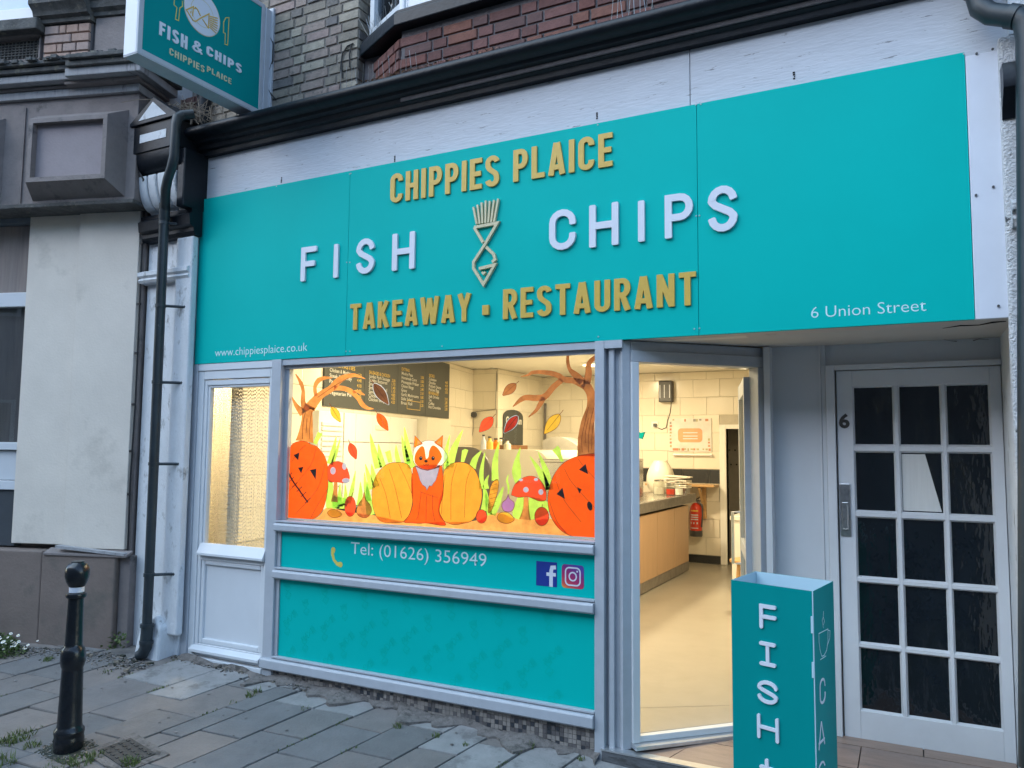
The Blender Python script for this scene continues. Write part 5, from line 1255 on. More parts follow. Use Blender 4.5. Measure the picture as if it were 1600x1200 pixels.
# back wall tiles, doorway
TW, TH_ = .372, .25
tile_me = boxmesh('wall_tile', CWALL, .06); tile_dk = boxmesh('wall_tile', DTILE, .06)
def tile_wall(parent, O, D, Ntow, L, z0, z1, hole=None, dark=None, phase=0.0, tw=TW, th=TH_):
    """O start point, D unit direction, Ntow normal towards the viewer"""
    D = Vector(D); Nn = Vector(Ntow); r = 0; z = z0
    ang = math.atan2(D.y, D.x)
    if Vector((math.sin(ang), -math.cos(ang), 0)).dot(Nn) < 0: ang += math.pi
    zs = []
    while z < z1-.02: zs.append((z, min(z+th, z1))); z += th
    for k2, (za, zb2) in enumerate(zs):
        s = -((k2 % 2)*tw/2)-phase
        while s < L:
            a, b = max(s, 0), min(s+tw, L); s += tw
            if b-a < .03: continue
            if hole and a < hole[1]-.01 and b > hole[0]+.01 and za < hole[2]:
                if a < hole[0]-.03 and b > hole[0]: b = hole[0]
                elif b > hole[1]+.03 and a < hole[1]: a = hole[1]
                else: continue
                if b-a < .03: continue
            zc0, zc1 = za, zb2
            c = Vector(O)+D*((a+b)/2)+Nn*.004; c.z = (zc0+zc1)/2
            dk = dark and zc0 >= dark[0]-.01 and zc1 <= dark[1]+.01
            piece('wall_tile', tile_dk if dk else tile_me, c, parent, (b-a-.004, .008, zc1-zc0-.004), (0, 0, ang))
bw_ = MB(); hx0, hx1, hz = -2.335, -1.55, 1.96
bw_.box(-5.13, hx0, YB+.002, YB+.12, ZF-.1, ZC); bw_.box(hx1, -.8, YB+.002, YB+.12, ZF-.1, ZC); bw_.box(hx0, hx1, YB+.002, YB+.12, hz, ZC)
obj('back_wall', bw_, GROUT, room)
zs0 = ZF+.11
# rows chosen so that the dark band falls at 1.20 to 1.40 as in the photograph
tile_wall(room, (-5.13, YB, 0), (1, 0, 0), (0, -1, 0), 4.33, .23, 1.205, hole=(hx0+5.13-.09, hx1+5.13+.09, hz+.1), phase=.1, th=.244)
tile_wall(room, (-5.13, YB, 0), (1, 0, 0), (0, -1, 0), 4.33, 1.21, 1.40, hole=(hx0+5.13-.09, hx1+5.13+.09, hz+.1), dark=(1.0, 1.5), th=.19, phase=.05)
tile_wall(room, (-5.13, YB, 0), (1, 0, 0), (0, -1, 0), 4.33, 1.405, ZC-.01, hole=(hx0+5.13-.09, hx1+5.13+.09, hz+.05), phase=.26)
obj('skirting', MB().box(-4.95, hx0-.09, YB-.02, YB-.001, ZF, .225), DTILE, room)
am = MB(); am.box(hx0-.09, hx0, YB-.03, YB+.13, ZF, hz+.06); am.box(hx1, hx1+.09, YB-.03, YB+.13, ZF, hz+.06); am.box(hx0, hx1, YB-.03, YB+.13, hz, hz+.06)
obj('door_architrave', am, CWHITE, room, bevel=.005)
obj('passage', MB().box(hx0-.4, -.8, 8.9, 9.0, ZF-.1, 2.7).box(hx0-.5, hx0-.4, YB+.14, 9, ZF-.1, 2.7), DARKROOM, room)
obj('passage_floor', MB().box(hx0-.4, -.8, YB+.1, 9, ZF-.05, ZF-.001), VINYL, room)
pd = thing('inner_door', 'dark panelled inner door seen through the doorway at the back of the shop', 'door', (-2.2, 7.6, .12))
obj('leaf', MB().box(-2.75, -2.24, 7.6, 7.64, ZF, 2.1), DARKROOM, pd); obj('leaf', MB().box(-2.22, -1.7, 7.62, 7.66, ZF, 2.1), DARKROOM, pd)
hk = MB()
for i in range(7): hk.box(-2.62+.1*(i % 2)+.04*i, -2.60+.1*(i % 2)+.04*i, 7.585, 7.599, 1.45+.07*((i*3) % 6), 1.47+.07*((i*3) % 6))
obj('hooks', hk, BLACKM, pd, kind='stuff')
# left hand party wall (skewed), chimney breast, cheek
P738 = PY(738, 640, 5.298); xD_ = -5.132
A0 = Vector((-4.55, .15, 0)); A1 = Vector((P738.x, 5.298, 0)); dA = (A1-A0); LA = dA.length; dA.normalize(); nA = Vector((dA.y, -dA.x, 0))
obj('left_wall', MB().obox((A0+A1)/2-nA*.05+Vector((0, 0, 1.4)), dA*LA/2, nA*.048, (0, 0, 1.37)), GROUT, room)
tile_wall(room, A0, dA, nA, LA, .95, ZC-.01, phase=.1)
obj('breast_wall', MB().box(A1.x, xD_-.002, 5.302, YB+.1, 0, ZC), GROUT, room)
tile_wall(room, (A1.x, 5.298, 0), (1, 0, 0), (0, -1, 0), xD_-A1.x, .95, ZC-.01)
tile_wall(room, (xD_, 5.30, 0), (0, 1, 0), (1, 0, 0), YB-5.30, .95, ZC-.01, phase=.2)
# vestibule behind side door
obj('lobby_wall', MB().box(-5.40, -4.83, 1.3, 1.35, 0, ZC), CWALL, room)
obj('lobby_side_wall', MB().box(-5.418, -5.40, .10, 1.299, 0, ZC), CWALL, room)
obj('lobby_shelf', MB().box(-4.72, -4.58, .5, .9, 1.0, 1.35), GREYM, room)

# ceiling lights; the last is added to light the window painting from behind
PL5 = PZ(929, 567, ZC)
for i, (x, y, s) in enumerate([(-1.45, 3.6, .14), (-3.6, 1.7, .14), (-2.2, 1.9, .14), (PL5.x, PL5.y, .16), (-4.95, .60, .08), (-3.1, .85, .14)]):
    lab = ['round ceiling light right of the counter', 'round ceiling light over the middle of the shop', 'round ceiling light just inside the entrance', 'round ceiling light seen at the top right corner of the shop window', 'small round ceiling light behind the side door', 'unseen round ceiling light added just behind the shop window to backlight the painting'][i]
    cl = thing('ceiling_light', lab, 'lamp', (x, y, ZC), group='ceiling lights')
    obj('rim', MB().lathe([(s, -.03), (s+.01, -.015), (s+.01, -.001)], (x, y, ZC), 24), CWHITE, cl, smooth=True)
    obj('diffuser', MB().lathe([(s*.95, -.034), (s*.95, -.0305)], (x, y, ZC), 24), emis('warm_diffuser', (1, .82, .52), 1.2), cl)
    la = bpy.data.lights.new('lamp', 'AREA'); la.shape = 'DISK'; la.size = s*1.9; la.energy = [12, 17, 11, 23, 12, 9.5][i]; la.color = (1, .81, .50)
    lo = bpy.data.objects.new('lamp', la); COL.objects.link(lo); lo.parent = cl; lo.location = (0, 0, -.037)

# counter with wood laminate panels
XC = -2.665
ct = thing('service_counter', 'serving counter with pale wood panels and dark steel edged worktop', 'counter', (-2.95, 4.0, ZF))
ys = [1.75, 2.46, 3.17, 3.88, 4.60, 5.31, 5.97]
for a, b in zip(ys, ys[1:]):
    obj('wood_panel', MB().box(XC-.02, XC, a+.006, b-.006, .40 if False else .245, .955), WOODC, ct, bevel=.002)
obj('end_panel', MB().box(-3.25, XC-.001, 5.95, 5.97, .245, .955), WOODC, ct)
obj('carcass', MB().box(-3.25, XC-.021, 1.75, 5.949, ZF, .955), GREYP, ct)
obj('kick_plate', MB().box(XC-.018, XC-.002, 1.75, 5.97, ZF+.01, .243), STEELD, ct)
obj('worktop_edge', MB().box(XC+.0, XC+.03, 1.72, 6.25, .985, 1.095), STEELD, ct, bevel=.004)
obj('worktop', MB().box(-3.3, XC-.0005, 1.72, 6.25, .985, 1.098), STEEL, ct, bevel=.004)
for nm_, px, py, lab, ccol in []: pass
# things on the counter (seen through the doorway)
def glassjar(px, py0, py1, w_, lab, fill, y=5.3, kind='jar'):
    p = PX(px, py0, XC-.12); p = PY(px, py0, 5.6); z0 = 1.10
    yy = 5.6; xx = PY(px, 775, yy).x; h = PY(px, py1, yy).z-z0; r = w_
    t = thing(kind, lab, kind, (xx, yy, z0))
    obj('glass_body', MB().lathe([(r*.92, .0), (r, .01), (r, h*.8), (r*.8, h*.9), (r*.8, h)], (xx, yy, z0), 16), JARG, t, smooth=True)
    obj('contents', MB().lathe([(r*.85, .004), (r*.9, .02), (r*.9, h*.55)], (xx, yy, z0+.002), 16), fill, t, smooth=True)
    obj('lid', MB().lathe([(r*.85, h+.001), (r*.86, h+.02), (r*.5, h+.03)], (xx, yy, z0), 16), STEEL, t, smooth=True)
    return t
glassjar(1030, 770, 752, .075, 'glass jar with pale contents on the counter by the doorway', PAPER)
glassjar(1048, 770, 757, .062, 'glass jar holding red sachets next to the paper bags', REDE)
glassjar(1061, 768, 755, .055, 'glass jar with white sachets at the end of the counter', CWHITE)
# stack of white paper bags
xx = PY(1058, 745, 5.9).x
pbg = thing('paper_bags', 'crumpled stack of white paper bags on the counter', 'bags', (xx, 5.9, 1.1))
random.seed(4)
for i in range(7):
    c = Vector((xx+random.uniform(-.01, .01), 5.95, 1.19+i*.022)); a = random.uniform(-.15, .15)
    m_ = MB().obox(c, (.155*math.cos(a), .155*math.sin(a), .02*random.uniform(-1, 1)), (-.1*math.sin(a), .1*math.cos(a), 0), (0, 0, .008)); obj('bag', m_, PAPER, pbg, bevel=.004)
obj('bag_tray', MB().box(xx-.13, xx+.13, 5.86, 6.05, 1.10, 1.18), STEEL, pbg)
# big white jar (pale globe lamp shaped container)
p = PY(1032, 730, 6.2)
vj = thing('storage_urn', 'large pale ridged urn standing behind the counter jars', 'urn', (p.x, 6.2, 1.1))
obj('urn_body', MB().lathe([(.12, 0), (.17, .05), (.19, .14), (.185, .22), (.16, .30), (.12, .37), (.10, .40), (.095, .42)], (p.x, 6.2, 1.10), 24), mat('pale_ceramic', (.70, .66, .54), .4), vj, smooth=True)
# shelf on bracket, extinguisher
sz = 1.17
wsf = thing('wall_shelf', 'narrow wooden wall shelf on a diagonal bracket above the fire extinguisher', 'shelf', (-2.75, 6.6, sz))
obj('board', MB().box(-3.4, PY(1117, 760, 6.5).x, 6.45, 6.738, sz, sz+.03), WOOD, wsf, bevel=.003)
bx_s = PY(1101, 790, 6.7).x
obj('bracket', MB().box(bx_s-.03, bx_s+.02, 6.68, 6.738, .73, sz-.001), WOOD, wsf); obj('brace', MB().tube([(bx_s-.005, 6.70, .85), (bx_s-.02, 6.48, sz-.01)], .022, 6), WOOD, wsf)
fxp = PY(1088, 800, 6.66)
fe = thing('fire_extinguisher', 'red fire extinguisher with black base hanging on the tiled back wall', 'extinguisher', (fxp.x, 6.64, .5))
obj('cylinder', MB().lathe([(.078, .56), (.080, .58), (.080, .86), (.070, .90), (.045, .93), (.025, .945)], (fxp.x, 6.64, 0), 24), REDE, fe, smooth=True)
obj('base_ring', MB().lathe([(.083, .49), (.086, .50), (.086, .565), (.081, .57)], (fxp.x, 6.64, 0), 24), GREYP, fe, smooth=True)
obj('valve', MB().lathe([(.022, .945), (.022, .985)], (fxp.x, 6.64, 0), 12), ALUM2, fe, smooth=True)
obj('handle', MB().tube([(fxp.x-.02, 6.62, .985), (fxp.x+.03, 6.60, 1.0), (fxp.x+.10, 6.60, 1.05)], .009, 6).tube([(fxp.x-.01, 6.62, .975), (fxp.x+.09, 6.60, .975)], .008, 6), GREYP, fe)
obj('hose', MB().tube([(fxp.x+.02, 6.60, .96), (fxp.x+.10, 6.58, .93), (fxp.x+.105, 6.58, .8), (fxp.x+.09, 6.58, .62)], .010, 8), GREYP, fe, smooth=True)
lbm = MB(); r_ = .0808
for (z0_, z1_, a0_, a1_) in [(.835, .85, 215, 300)]:
    pass
for j, (z0_, z1_) in enumerate([(.83, .848), (.775, .79), (.745, .76), (.715, .73), (.66, .685), (.60, .612)]):
    for i in range(5):
        if j == 4 and i % 2: continue
        a0_, a1_ = R(225+i*16), R(225+(i+1)*16-(4 if j == 4 else 0))
        lbm.add([(fxp.x+r_*math.cos(a_), 6.64+r_*math.sin(a_), z_) for a_, z_ in ((a0_, z0_), (a1_, z0_), (a1_, z1_), (a0_, z1_))], [(0, 1, 2, 3)], 1 if j == 0 else 0)
obj('label_print', lbm, [LWHITE, MTXY], fe, kind='stuff')
# notice board of printed sheets
n0, n1 = PY(1045, 654, YB-.02), PY(1112, 706, YB-.02)
pn = thing('price_poster', 'framed white poster with orange rounded badge on the cream tiled back wall', 'poster', (n0.x, YB-.02, n1.z))
obj('backing', MB().box(n0.x, n1.x, YB-.022, YB-.009, n1.z, n0.z), mat('pale_poster_paper', (.66, .63, .58), .5), pn)
def on_p(u, v): return n0.x+(n1.x-n0.x)*u, n0.z-(n0.z-n1.z)*v
cxp, czp = on_p(.5, .5)
POR = mat('orange_print', (.72, .34, .17), .5)
x0_, z1_ = on_p(.22, .30); x1_, z0_ = on_p(.79, .72)
obj('badge', flat_poly(rrect(x0_, x1_, z0_, z1_, .05), YB-.0245, .0015), POR, pn)
ptm = MB(); random.seed(6)
for u in [.02+.07*i for i in range(14)]:
    for v in (.02, .90):
        if random.random() < .7:
            x_, z_ = on_p(u, v); ptm.box(x_, x_+random.uniform(.02, .045), YB-.0235, YB-.0225, z_-random.uniform(.02, .04), z_, random.choice([0, 1, 2]))
for v in [.1+.1*i for i in range(8)]:
    for u in (.02, .92):
        if random.random() < .7:
            x_, z_ = on_p(u, v); ptm.box(x_, x_+random.uniform(.02, .035), YB-.0235, YB-.0225, z_-random.uniform(.02, .035), z_, random.choice([0, 1, 2]))
for k2, v in enumerate((.42, .52, .60)):
    x_, z_ = on_p(.34, v); x2_, _ = on_p(.68, v); ptm.box(x_, x2_, YB-.0255, YB-.0248, z_-.012, z_, 3)
obj('printed_blocks', ptm, [mat('grey_print', (.30, .28, .25), .6), mat('rust_print', (.50, .22, .12), .6), mat('olive_print', (.42, .38, .20), .6), LWHITE], pn, kind='stuff')
a, b = PY(1052, 710.5, YB-.05), PY(1112, 711, YB-.05)
rl = thing('wall_rail', 'slim cream wall rail fixed below the poster', 'rail', (a.x, YB-.05, a.z))
obj('bar', MB().tube([(a.x, YB-.04, a.z), (b.x, YB-.04, a.z)], .013, 10), CWHITE, rl, smooth=True); [obj('mount', MB().box(q-.015, q+.015, YB-.04, YB-.008, a.z-.02, a.z+.02), CWHITE, rl) for q in (a.x+.015, b.x-.015)]
# insect zapper / black dispenser
h0, h1 = PY(1028.5, 595, YB-.12), PY(1050, 628, YB-.12)
hz_ = thing('wall_dispenser', 'black slotted wall unit with trailing cable high on the back wall', 'dispenser', (h0.x, YB-.1, h1.z))
obj('housing', MB().box(h0.x, h1.x, YB-.12, YB-.009, h1.z, h0.z), GREYP, hz_, bevel=.015)
w__ = h1.x-h0.x; sl2 = MB()
for k2 in (.1, .42, .8): sl2.box(h0.x+w__*k2, h0.x+w__*k2+.010, YB-.1225, YB-.1195, h1.z+.06, h0.z-.06)
obj('slots', sl2, LWHITE, hz_)
cbl = [PY(px, py, YB-.015) for px, py in [(1049, 628), (1047, 645), (1043, 658), (1041, 668), (1034, 671), (1027, 668), (1024, 665)]]
obj('cable', MB().tube(cbl, .005, 5), CABLE, hz_)
s0 = PY(1024, 664, YB-.015); obj('socket_plate', MB().box(s0.x-.06, s0.x+.04, YB-.02, YB-.009, s0.z-.04, s0.z+.05), CWHITE, hz_, bevel=.003); obj('plug', MB().box(s0.x-.02, s0.x+.025, YB-.06, YB-.0205, s0.z-.025, s0.z+.02), GREYP, hz_, bevel=.004)
# post between counter window and doorway strip at the left of the opening
p_ = PY(1009, 700, 6.0)
# fridge cabinet and stool seen past the door leaf
cfx = PY(1143, 850, 4.6).x
cb_ = thing('white_cabinet', 'white cabinet standing behind the open door inside the shop', 'cabinet', (cfx+.3, 4.9, ZF))
ztc = PY(1143, 806, 4.6).z
obj('body', MB().box(cfx, cfx+.6, 4.6, 5.3, ZF, ztc-.05), CWHITE, cb_, bevel=.008); obj('worktop', MB().box(cfx-.01, cfx+.61, 4.58, 5.31, ztc-.048, ztc), CWHITE, cb_, bevel=.006)
obj('tap_block', MB().box(cfx+.08, cfx+.2, 4.8, 4.9, ztc+.001, ztc+.08), STEELD, cb_)
stx = PY(1157, 880, 3.6).x; stz = PY(1157, 876, 3.6).z
stl = thing('stool', 'small round topped wooden stool just behind the door leaf', 'stool', (stx+.05, 3.6, ZF))
obj('seat', MB().lathe([(.14, 0), (.16, .01), (.16, .03), (.14, .04)], (stx+.06, 3.6, stz-.02), 24), WOOD, stl, smooth=True)
for a_ in (45, 135, 225, 315):
    obj('leg', MB().tube([(stx+.06+.09*math.cos(R(a_)), 3.6+.09*math.sin(R(a_)), stz-.02), (stx+.06+.14*math.cos(R(a_)), 3.6+.14*math.sin(R(a_)), ZF)], [.016, .013], 8), WOOD, stl, smooth=True)

# menu board (four panels) on the skewed wall
def AL(px, py): return PL(px, py, A0.x+nA.x*.03, A0.y+nA.y*.03, dA)
def sA(p): return (p-A0).dot(dA)
m0, m1 = AL(506, 633), AL(702, 655); mt_ = ZC-.03
mbd = thing('menu_board', 'long dark grey menu board with columns of white and yellow text', 'menu board', (m0.x, m0.y, m0.z))
s0_, s1_ = sA(m0), sA(m1); zmb = (m0.z+m1.z)/2
for k2 in range(4):
    sa, sb = s0_+(s1_-s0_)*k2/4, s0_+(s1_-s0_)*(k2+1)/4
    pl_ = obj('board_panel', MB().obox(A0+dA*(sa+sb)/2+nA*.018+Vector((0, 0, (zmb+mt_)/2)), dA*((sb-sa)/2-.003), nA*.008, (0, 0, (mt_-zmb)/2)), BOARD, mbd)
    cols = [['PIES & PASTIES', 'Chicken & Mushroom', 'Steak & Kidney', 'Pasty', 'Steak Pasty', 'Vegetarian Pie'], ['SAUSAGES & CHICKEN', 'Jumbo Pork Sausage', 'Jumbo Battered', 'Small Pork', 'Small Battered', 'Saveloy', 'Chicken Nuggets', 'Chicken Burger'],
            ['EXTRAS', 'Mushy Peas', 'Homemade Curry', 'Pineapple Fritter', 'Onion Rings', 'Gravy', 'Garlic Mushrooms', 'Side Salad', 'Bread Roll'], ['SIDES', 'Coleslaw', 'Gherkin', 'Pickled Onion', 'Pickled Egg', 'BEVERAGES', 'Soft Drinks', 'Tea', 'Coffee', 'Hot Chocolate']][k2]
    top_z = mt_-.33 if k2 < 2 else mt_-.22; dz = min(.085, (top_z-zmb-.06)/len(cols)); y_ = top_z
    W_ = sb-sa
    for li, ln_ in enumerate(cols):
        big_ = ln_.isupper(); p0_ = A0+dA*(sa+W_*.12)+nA*.0265; p0_.z = y_; wl_ = min(W_*.62, len(ln_)*.030*(1.15 if big_ else 1)); p1_ = p0_+dA*wl_
        text_mesh(ln_, p0_, p1_, Vector((0, 0, .036)), MTXY if big_ else MTXT, pl_, name='menu_line', N=nA, thick=.0008, bold=.01)
        if not big_:
            q0_ = A0+dA*(sa+W_*.80)+nA*.0265; q0_.z = y_; text_mesh('%.2f' % (1+((li*37+k2*13) % 40)/10), q0_, q0_+dA*.09, Vector((0, 0, .034)), MTXY, pl_, name='menu_price', N=nA, thick=.0008, bold=.01)
        y_ -= dz
def bx_out(pl_, sa, sb, za, zb2):
    q = MB()
    for (c, d, e_, f) in ((sa, sb, za, za+.006), (sa, sb, zb2-.006, zb2), (sa, sa+.006, za, zb2), (sb-.006, sb, za, zb2)):
        q.obox(A0+dA*(c+d)/2+nA*.0275+Vector((0, 0, (e_+f)/2)), dA*(d-c)/2, nA*.0006, (0, 0, (f-e_)/2))
    return q
obj('key_box', bx_out(None, s0_+(s1_-s0_)*.58, s0_+(s1_-s0_)*.70, zmb+.06, zmb+.16), MTXY, mbd)
# white wall panelling under the menu, louvre, column
cabn = thing('range_backsplash', 'white panelled splashback with louvred vent below the menu board', 'cupboard', (m0.x, m0.y, 1.0))
def abox(sa, sb, n0_, n1_, za, zb2): return MB().obox(A0+dA*(sa+sb)/2+nA*(n0_+n1_)/2+Vector((0, 0, (za+zb2)/2)), dA*((sb-sa)/2), nA*((n1_-n0_)/2), (0, 0, (zb2-za)/2))
sv0, sv1 = sA(AL(489, 650)), sA(AL(526, 660))
sP = [sv1+.02, sA(AL(546, 660)), sA(AL(573, 660)), sA(AL(601, 660)), sA(AL(643, 660))]
zu = zmb-.05
for a_, b_ in zip(sP, sP[1:]):
    obj('panel', abox(a_+.004, b_-.004, .01, .10, 1.72, zu), CWHITE, cabn, bevel=.003); obj('panel', abox(a_+.004, b_-.004, .01, .10, 1.12, 1.714), CWHITE, cabn, bevel=.003)
obj('panel', abox(sv0, sv1+.016, .01, .09, 1.12, zu), CWHITE, cabn)
for k2 in range(13): obj('louvre_slat', abox(sv0+.04, sv1-.01, .091, .105, 1.32+k2*.045, 1.35+k2*.045), CWHITE, cabn)
obj('column', abox(sP[-1]+.02, sA(AL(682, 660)), .01, .22, 1.0, zu+.02), CWALL, cabn)
obj('slot_vent', abox(sP[2]+.05, sP[3]-.10, .101, .108, 1.845, 1.89), CWALL, cabn)
obj('dark_oven', abox(sv1+.1, sP[-1], .01, .30, .9, 1.115), GREYP, cabn)
# frying range with rounded grey end and steel curved top
p0_ = PY(708, 700, 3.9); p1_ = PY(765, 760, 3.9)
frg = thing('frying_range', 'stainless frying range with curved top and dark grey rounded end panel', 'range', (-4.2, 3.9, ZF))
xa, xb = PY(704, 735, 3.7).x, PY(766, 735, 3.7).x; zt_r = PY(705, 698, 3.7).z
ar = [(xa, .3), (xb, .3), (xb, zt_r-.30)]+[(xb-.30+.30*math.cos(R(a_)), zt_r-.30+.30*math.sin(R(a_))) for a_ in range(0, 91, 10)]+[(xa, zt_r)]
obj('end_panel', MB().prism([(x, 3.7, z) for x, z in ar], (0, .03, 0)), GREYM, frg)
x2 = PY(862, 720, 4.0).x; zt2 = PY(820, 703, 4.0).z
ar = [(xb-.55, .3), (x2, .3), (x2, zt2-.22)]+[(x2-.22+.22*math.cos(R(a_)), zt2-.22+.22*math.sin(R(a_))) for a_ in range(0, 91, 10)]+[(xb-.55, zt2)]
obj('curved_hood', MB().prism([(x, 3.95, z) for x, z in ar], (0, 1.25, 0)), mat('cream_enamel', (.72, .66, .54), .25, var=.02), frg, smooth=True)
obj('steel_rim', MB().tube([(x, 3.945, z) for x, z in ar[2:-1]], .008, 8), STEEL, frg, smooth=True)
obj('steel_top', MB().box(x2+.02, XC-.35, 3.6, 5.2, 1.52, 1.56), STEEL, frg, bevel=.01); obj('steel_body', MB().box(x2+.02, XC-.35, 3.62, 5.18, 1.10, 1.519), STEEL, frg)
# chalkboard on the chimney cheek with small shelf and bottles
def CX(px, py, off=.03): return PX(px, py, xD_+off)
a, b, c = CX(787, 695), CX(817, 695), CX(787, 650)
y0_, y1_ = a.y, b.y; zb_c, zt_c = a.z, PX(800, 640, xD_+.03).z
cbp = [(y0_, zb_c), (y1_, zb_c), (y1_, zt_c-.10)]+[((y0_+y1_)/2+(y1_-y0_)/2*math.cos(R(a_)), zt_c-.10+.10*math.sin(R(a_))) for a_ in range(15, 180, 15)]+[(y0_, zt_c-.10)]
ch_ = thing('chalkboard', 'small arched black chalkboard standing on the wooden shelf', 'chalkboard', (xD_+.03, y0_, zb_c))
obj('board', MB().prism([(xD_+.012, y, z) for y, z in cbp], (.018, 0, 0)), BOARD, ch_)
text_mesh('Capri-Sun', Vector((xD_+.031, y0_+.06, zt_c-.20)), Vector((xD_+.031, y1_-.05, zt_c-.20)), Vector((0, 0, .10)), MTXT, ch_, N=Vector((1, 0, 0)), bold=.03)
a, b = CX(785, 697, .08), CX(812, 700, .08)
shs = thing('wooden_shelf', 'small brown wooden shelf under the arched chalkboard', 'shelf', (xD_, a.y, a.z))
obj('board', MB().box(xD_+.009, xD_+.16, a.y, b.y+.1, zb_c-.06, zb_c-.005), WOODD, shs, bevel=.004)
for k2, (px, r_, h_, mt2, lab) in enumerate([(814, .035, .16, LWHITE, 'white bottle in front of the chalkboard'), (824, .045, .14, MTXY, 'amber bottle right of the chalkboard'), (831, .05, .12, P_YE, 'yellow tub right of the amber bottle'), (838, .06, .13, JARG, 'glass jar near the wall corner'), (843, .05, .11, CWALL, 'pale jar at the wall corner')]):
    p = PX(px, 700, xD_+.35); t = thing('bottle', lab, 'bottle', (p.x, p.y, zt2))
    obj('body', MB().lathe([(r_, 0), (r_, h_*.6), (r_*.45, h_*.8), (r_*.4, h_)], (xD_+.35, p.y*0+4.3+k2*.16, zt2+.002), 12), mt2, t, smooth=True); obj('cap', MB().lathe([(r_*.5, h_), (r_*.5, h_+.02)], (xD_+.35, 4.3+k2*.16, zt2+.003), 10), GREYP, t)
# wall clutter: camera, black switch, wires
cm_ = PY(773, 573, 5.28)
wcm = thing('wall_camera', 'small grey camera on the wall corner with a dangling wire', 'camera', tuple(cm_))
obj('body', MB().lathe([(.035, -.10), (.04, -.05), (.03, 0)], (cm_.x, 5.28, cm_.z), 16, axis='y'), ALUM2, wcm, smooth=True)
obj('wire', MB().tube([PY(px, py, 5.285) for px, py in [(776, 580), (776, 595), (775, 612), (774, 640), (743, 643)]], .004, 5), GREYM, wcm)
sw = PY(738, 648, 5.25)
wsw = thing('wall_speaker', 'round black wall knob with thin wire on the cream tiles', 'speaker', tuple(sw)); obj('body', MB().lathe([(.04, -.05), (.045, -.02), (.03, 0)], (sw.x+.03, 5.27, sw.z), 14, axis='y'), GREYP, wsw, smooth=True)
obj('wire', MB().tube([PY(px, py, 5.285) for px, py in [(740, 653), (740, 668), (737, 685), (735, 697)]], .003, 5), GREYM, wsw)
bp_ = PY(849, 620, YB-.03); obj('pipe', MB().tube([(bp_.x+.03, YB-.03, 1.5), (bp_.x+.03, YB-.03, 2.45)], .02, 8), GREYP, wsw) if False else None
wpz = thing('wall_pipe', 'dark vertical pipe in the corner behind the painted tree branches', 'pipe', (bp_.x, YB-.03, 1.5)); obj('tube', MB().tube([(bp_.x+.03, YB-.03, 1.3), (bp_.x+.03, YB-.03, 2.36)], .022, 8), GREYM, wpz, smooth=True)
ch = MB(); p_ = PY(880, 705, 5.6); 
cd_ = thing('coffee_machine', 'grey domed machine behind the painted yellow leaf', 'machine', tuple(p_))
dx_ = PY(848, 700, 5.6).x; dx2 = PY(912, 700, 5.6).x; zt3 = PY(870, 682, 5.6).z; zb3 = PY(870, 704, 5.6).z
obj('dome', MB().prism([(dx_, 5.6, zb3)]+[(dx_+(dx2-dx_)*t, 5.6, zb3+(zt3-zb3)*math.sin(math.pi*min(1, .25+t*.75))) for t in [i/10 for i in range(11)]]+[(dx2, 5.6, zb3)], (0, .5, 0)), mat('grey_cloth', (.38, .36, .32), .8), cd_, smooth=True)
obj('base', MB().box(dx_, dx2, 5.62, 6.1, zb3-.15, zb3-.001), CWALL, cd_)
# teal cloth corner at the left of the doorway opening
tc_ = PY(1002, 680, 2.6); tcl = thing('teal_apron', 'corner of a teal apron hanging just inside the entrance', 'apron', tuple(tc_))
obj('cloth', MB().prism([PY(*p, 2.6) for p in [(988, 672), (1000, 676), (1007, 675), (1003, 686), (996, 684), (988, 686)]], (0, .03, 0)), TEALB, tcl)

# ================================================================== AUTUMN PAINTING ON THE SHOP WINDOW
wpn = thing('window_painting', 'autumn window painting of pumpkins, trees, toadstools and a fox on the glass', 'painting', (-2.8, .045, 1.16))
YG0 = .0415
def cA(x, y): return (430+x/6.154, 530+y/6.154)
def cB(x, y): return (680+x/6.154, 530+y/6.154)
def cC(x, y): return (430+x/6.154, 660+y/6.154)
def cD(x, y): return (680+x/6.154, 660+y/6.154)
KX0, KX1 = xm1+.037, xr_0-.008
OUTLINED = {'pumpkin', 'yellow_pumpkin', 'autumn_leaf', 'fallen_leaf', 'toadstool', 'apple', 'onion', 'purple_onion', 'corn_cob', 'fox', 'fox_face', 'fox_ear', 'fox_bib'}
def PV(pt):
    p = PY(pt[0], pt[1], YG0); return (min(max(p.x, KX0), KX1), p.z)
def shape(name, pts, mt, f, lay, parent=None, th=.0003, smooth=1):
    P2 = [PV(f(*p)) for p in pts]
    if smooth:
        n = len(P2); Q = []
        for i in range(n):
            p0, p1, p2, p3 = P2[i-1], P2[i], P2[(i+1) % n], P2[(i+2) % n]
            for t in (0, .33, .66):
                Q.append(tuple(.5*((2*p1[k])+(-p0[k]+p2[k])*t+(2*p0[k]-5*p1[k]+4*p2[k]-p3[k])*t*t+(-p0[k]+3*p1[k]-3*p2[k]+p3[k])*t**3) for k in (0, 1)))
        P2 = [(min(max(x, KX0), KX1), z) for x, z in Q]
    y = YG0+.010-lay*.0006
    o_ = obj(name, MB().add([(x, y, z) for x, z in P2], [list(range(len(P2)))]), mt, parent or wpn)
    if name in OUTLINED:
        m_ = MB(); yy = y-.0003
        for i, pl in enumerate(ribbon2(P2, .0030, True)): m_.add([(min(max(p.x, KX0), KX1), yy-.00001*(i % 5), p.y) for p in pl], [(0, 1, 2, 3)])
        obj('outline', m_, P_LI, o_ if (parent is None) else parent)
    return o_
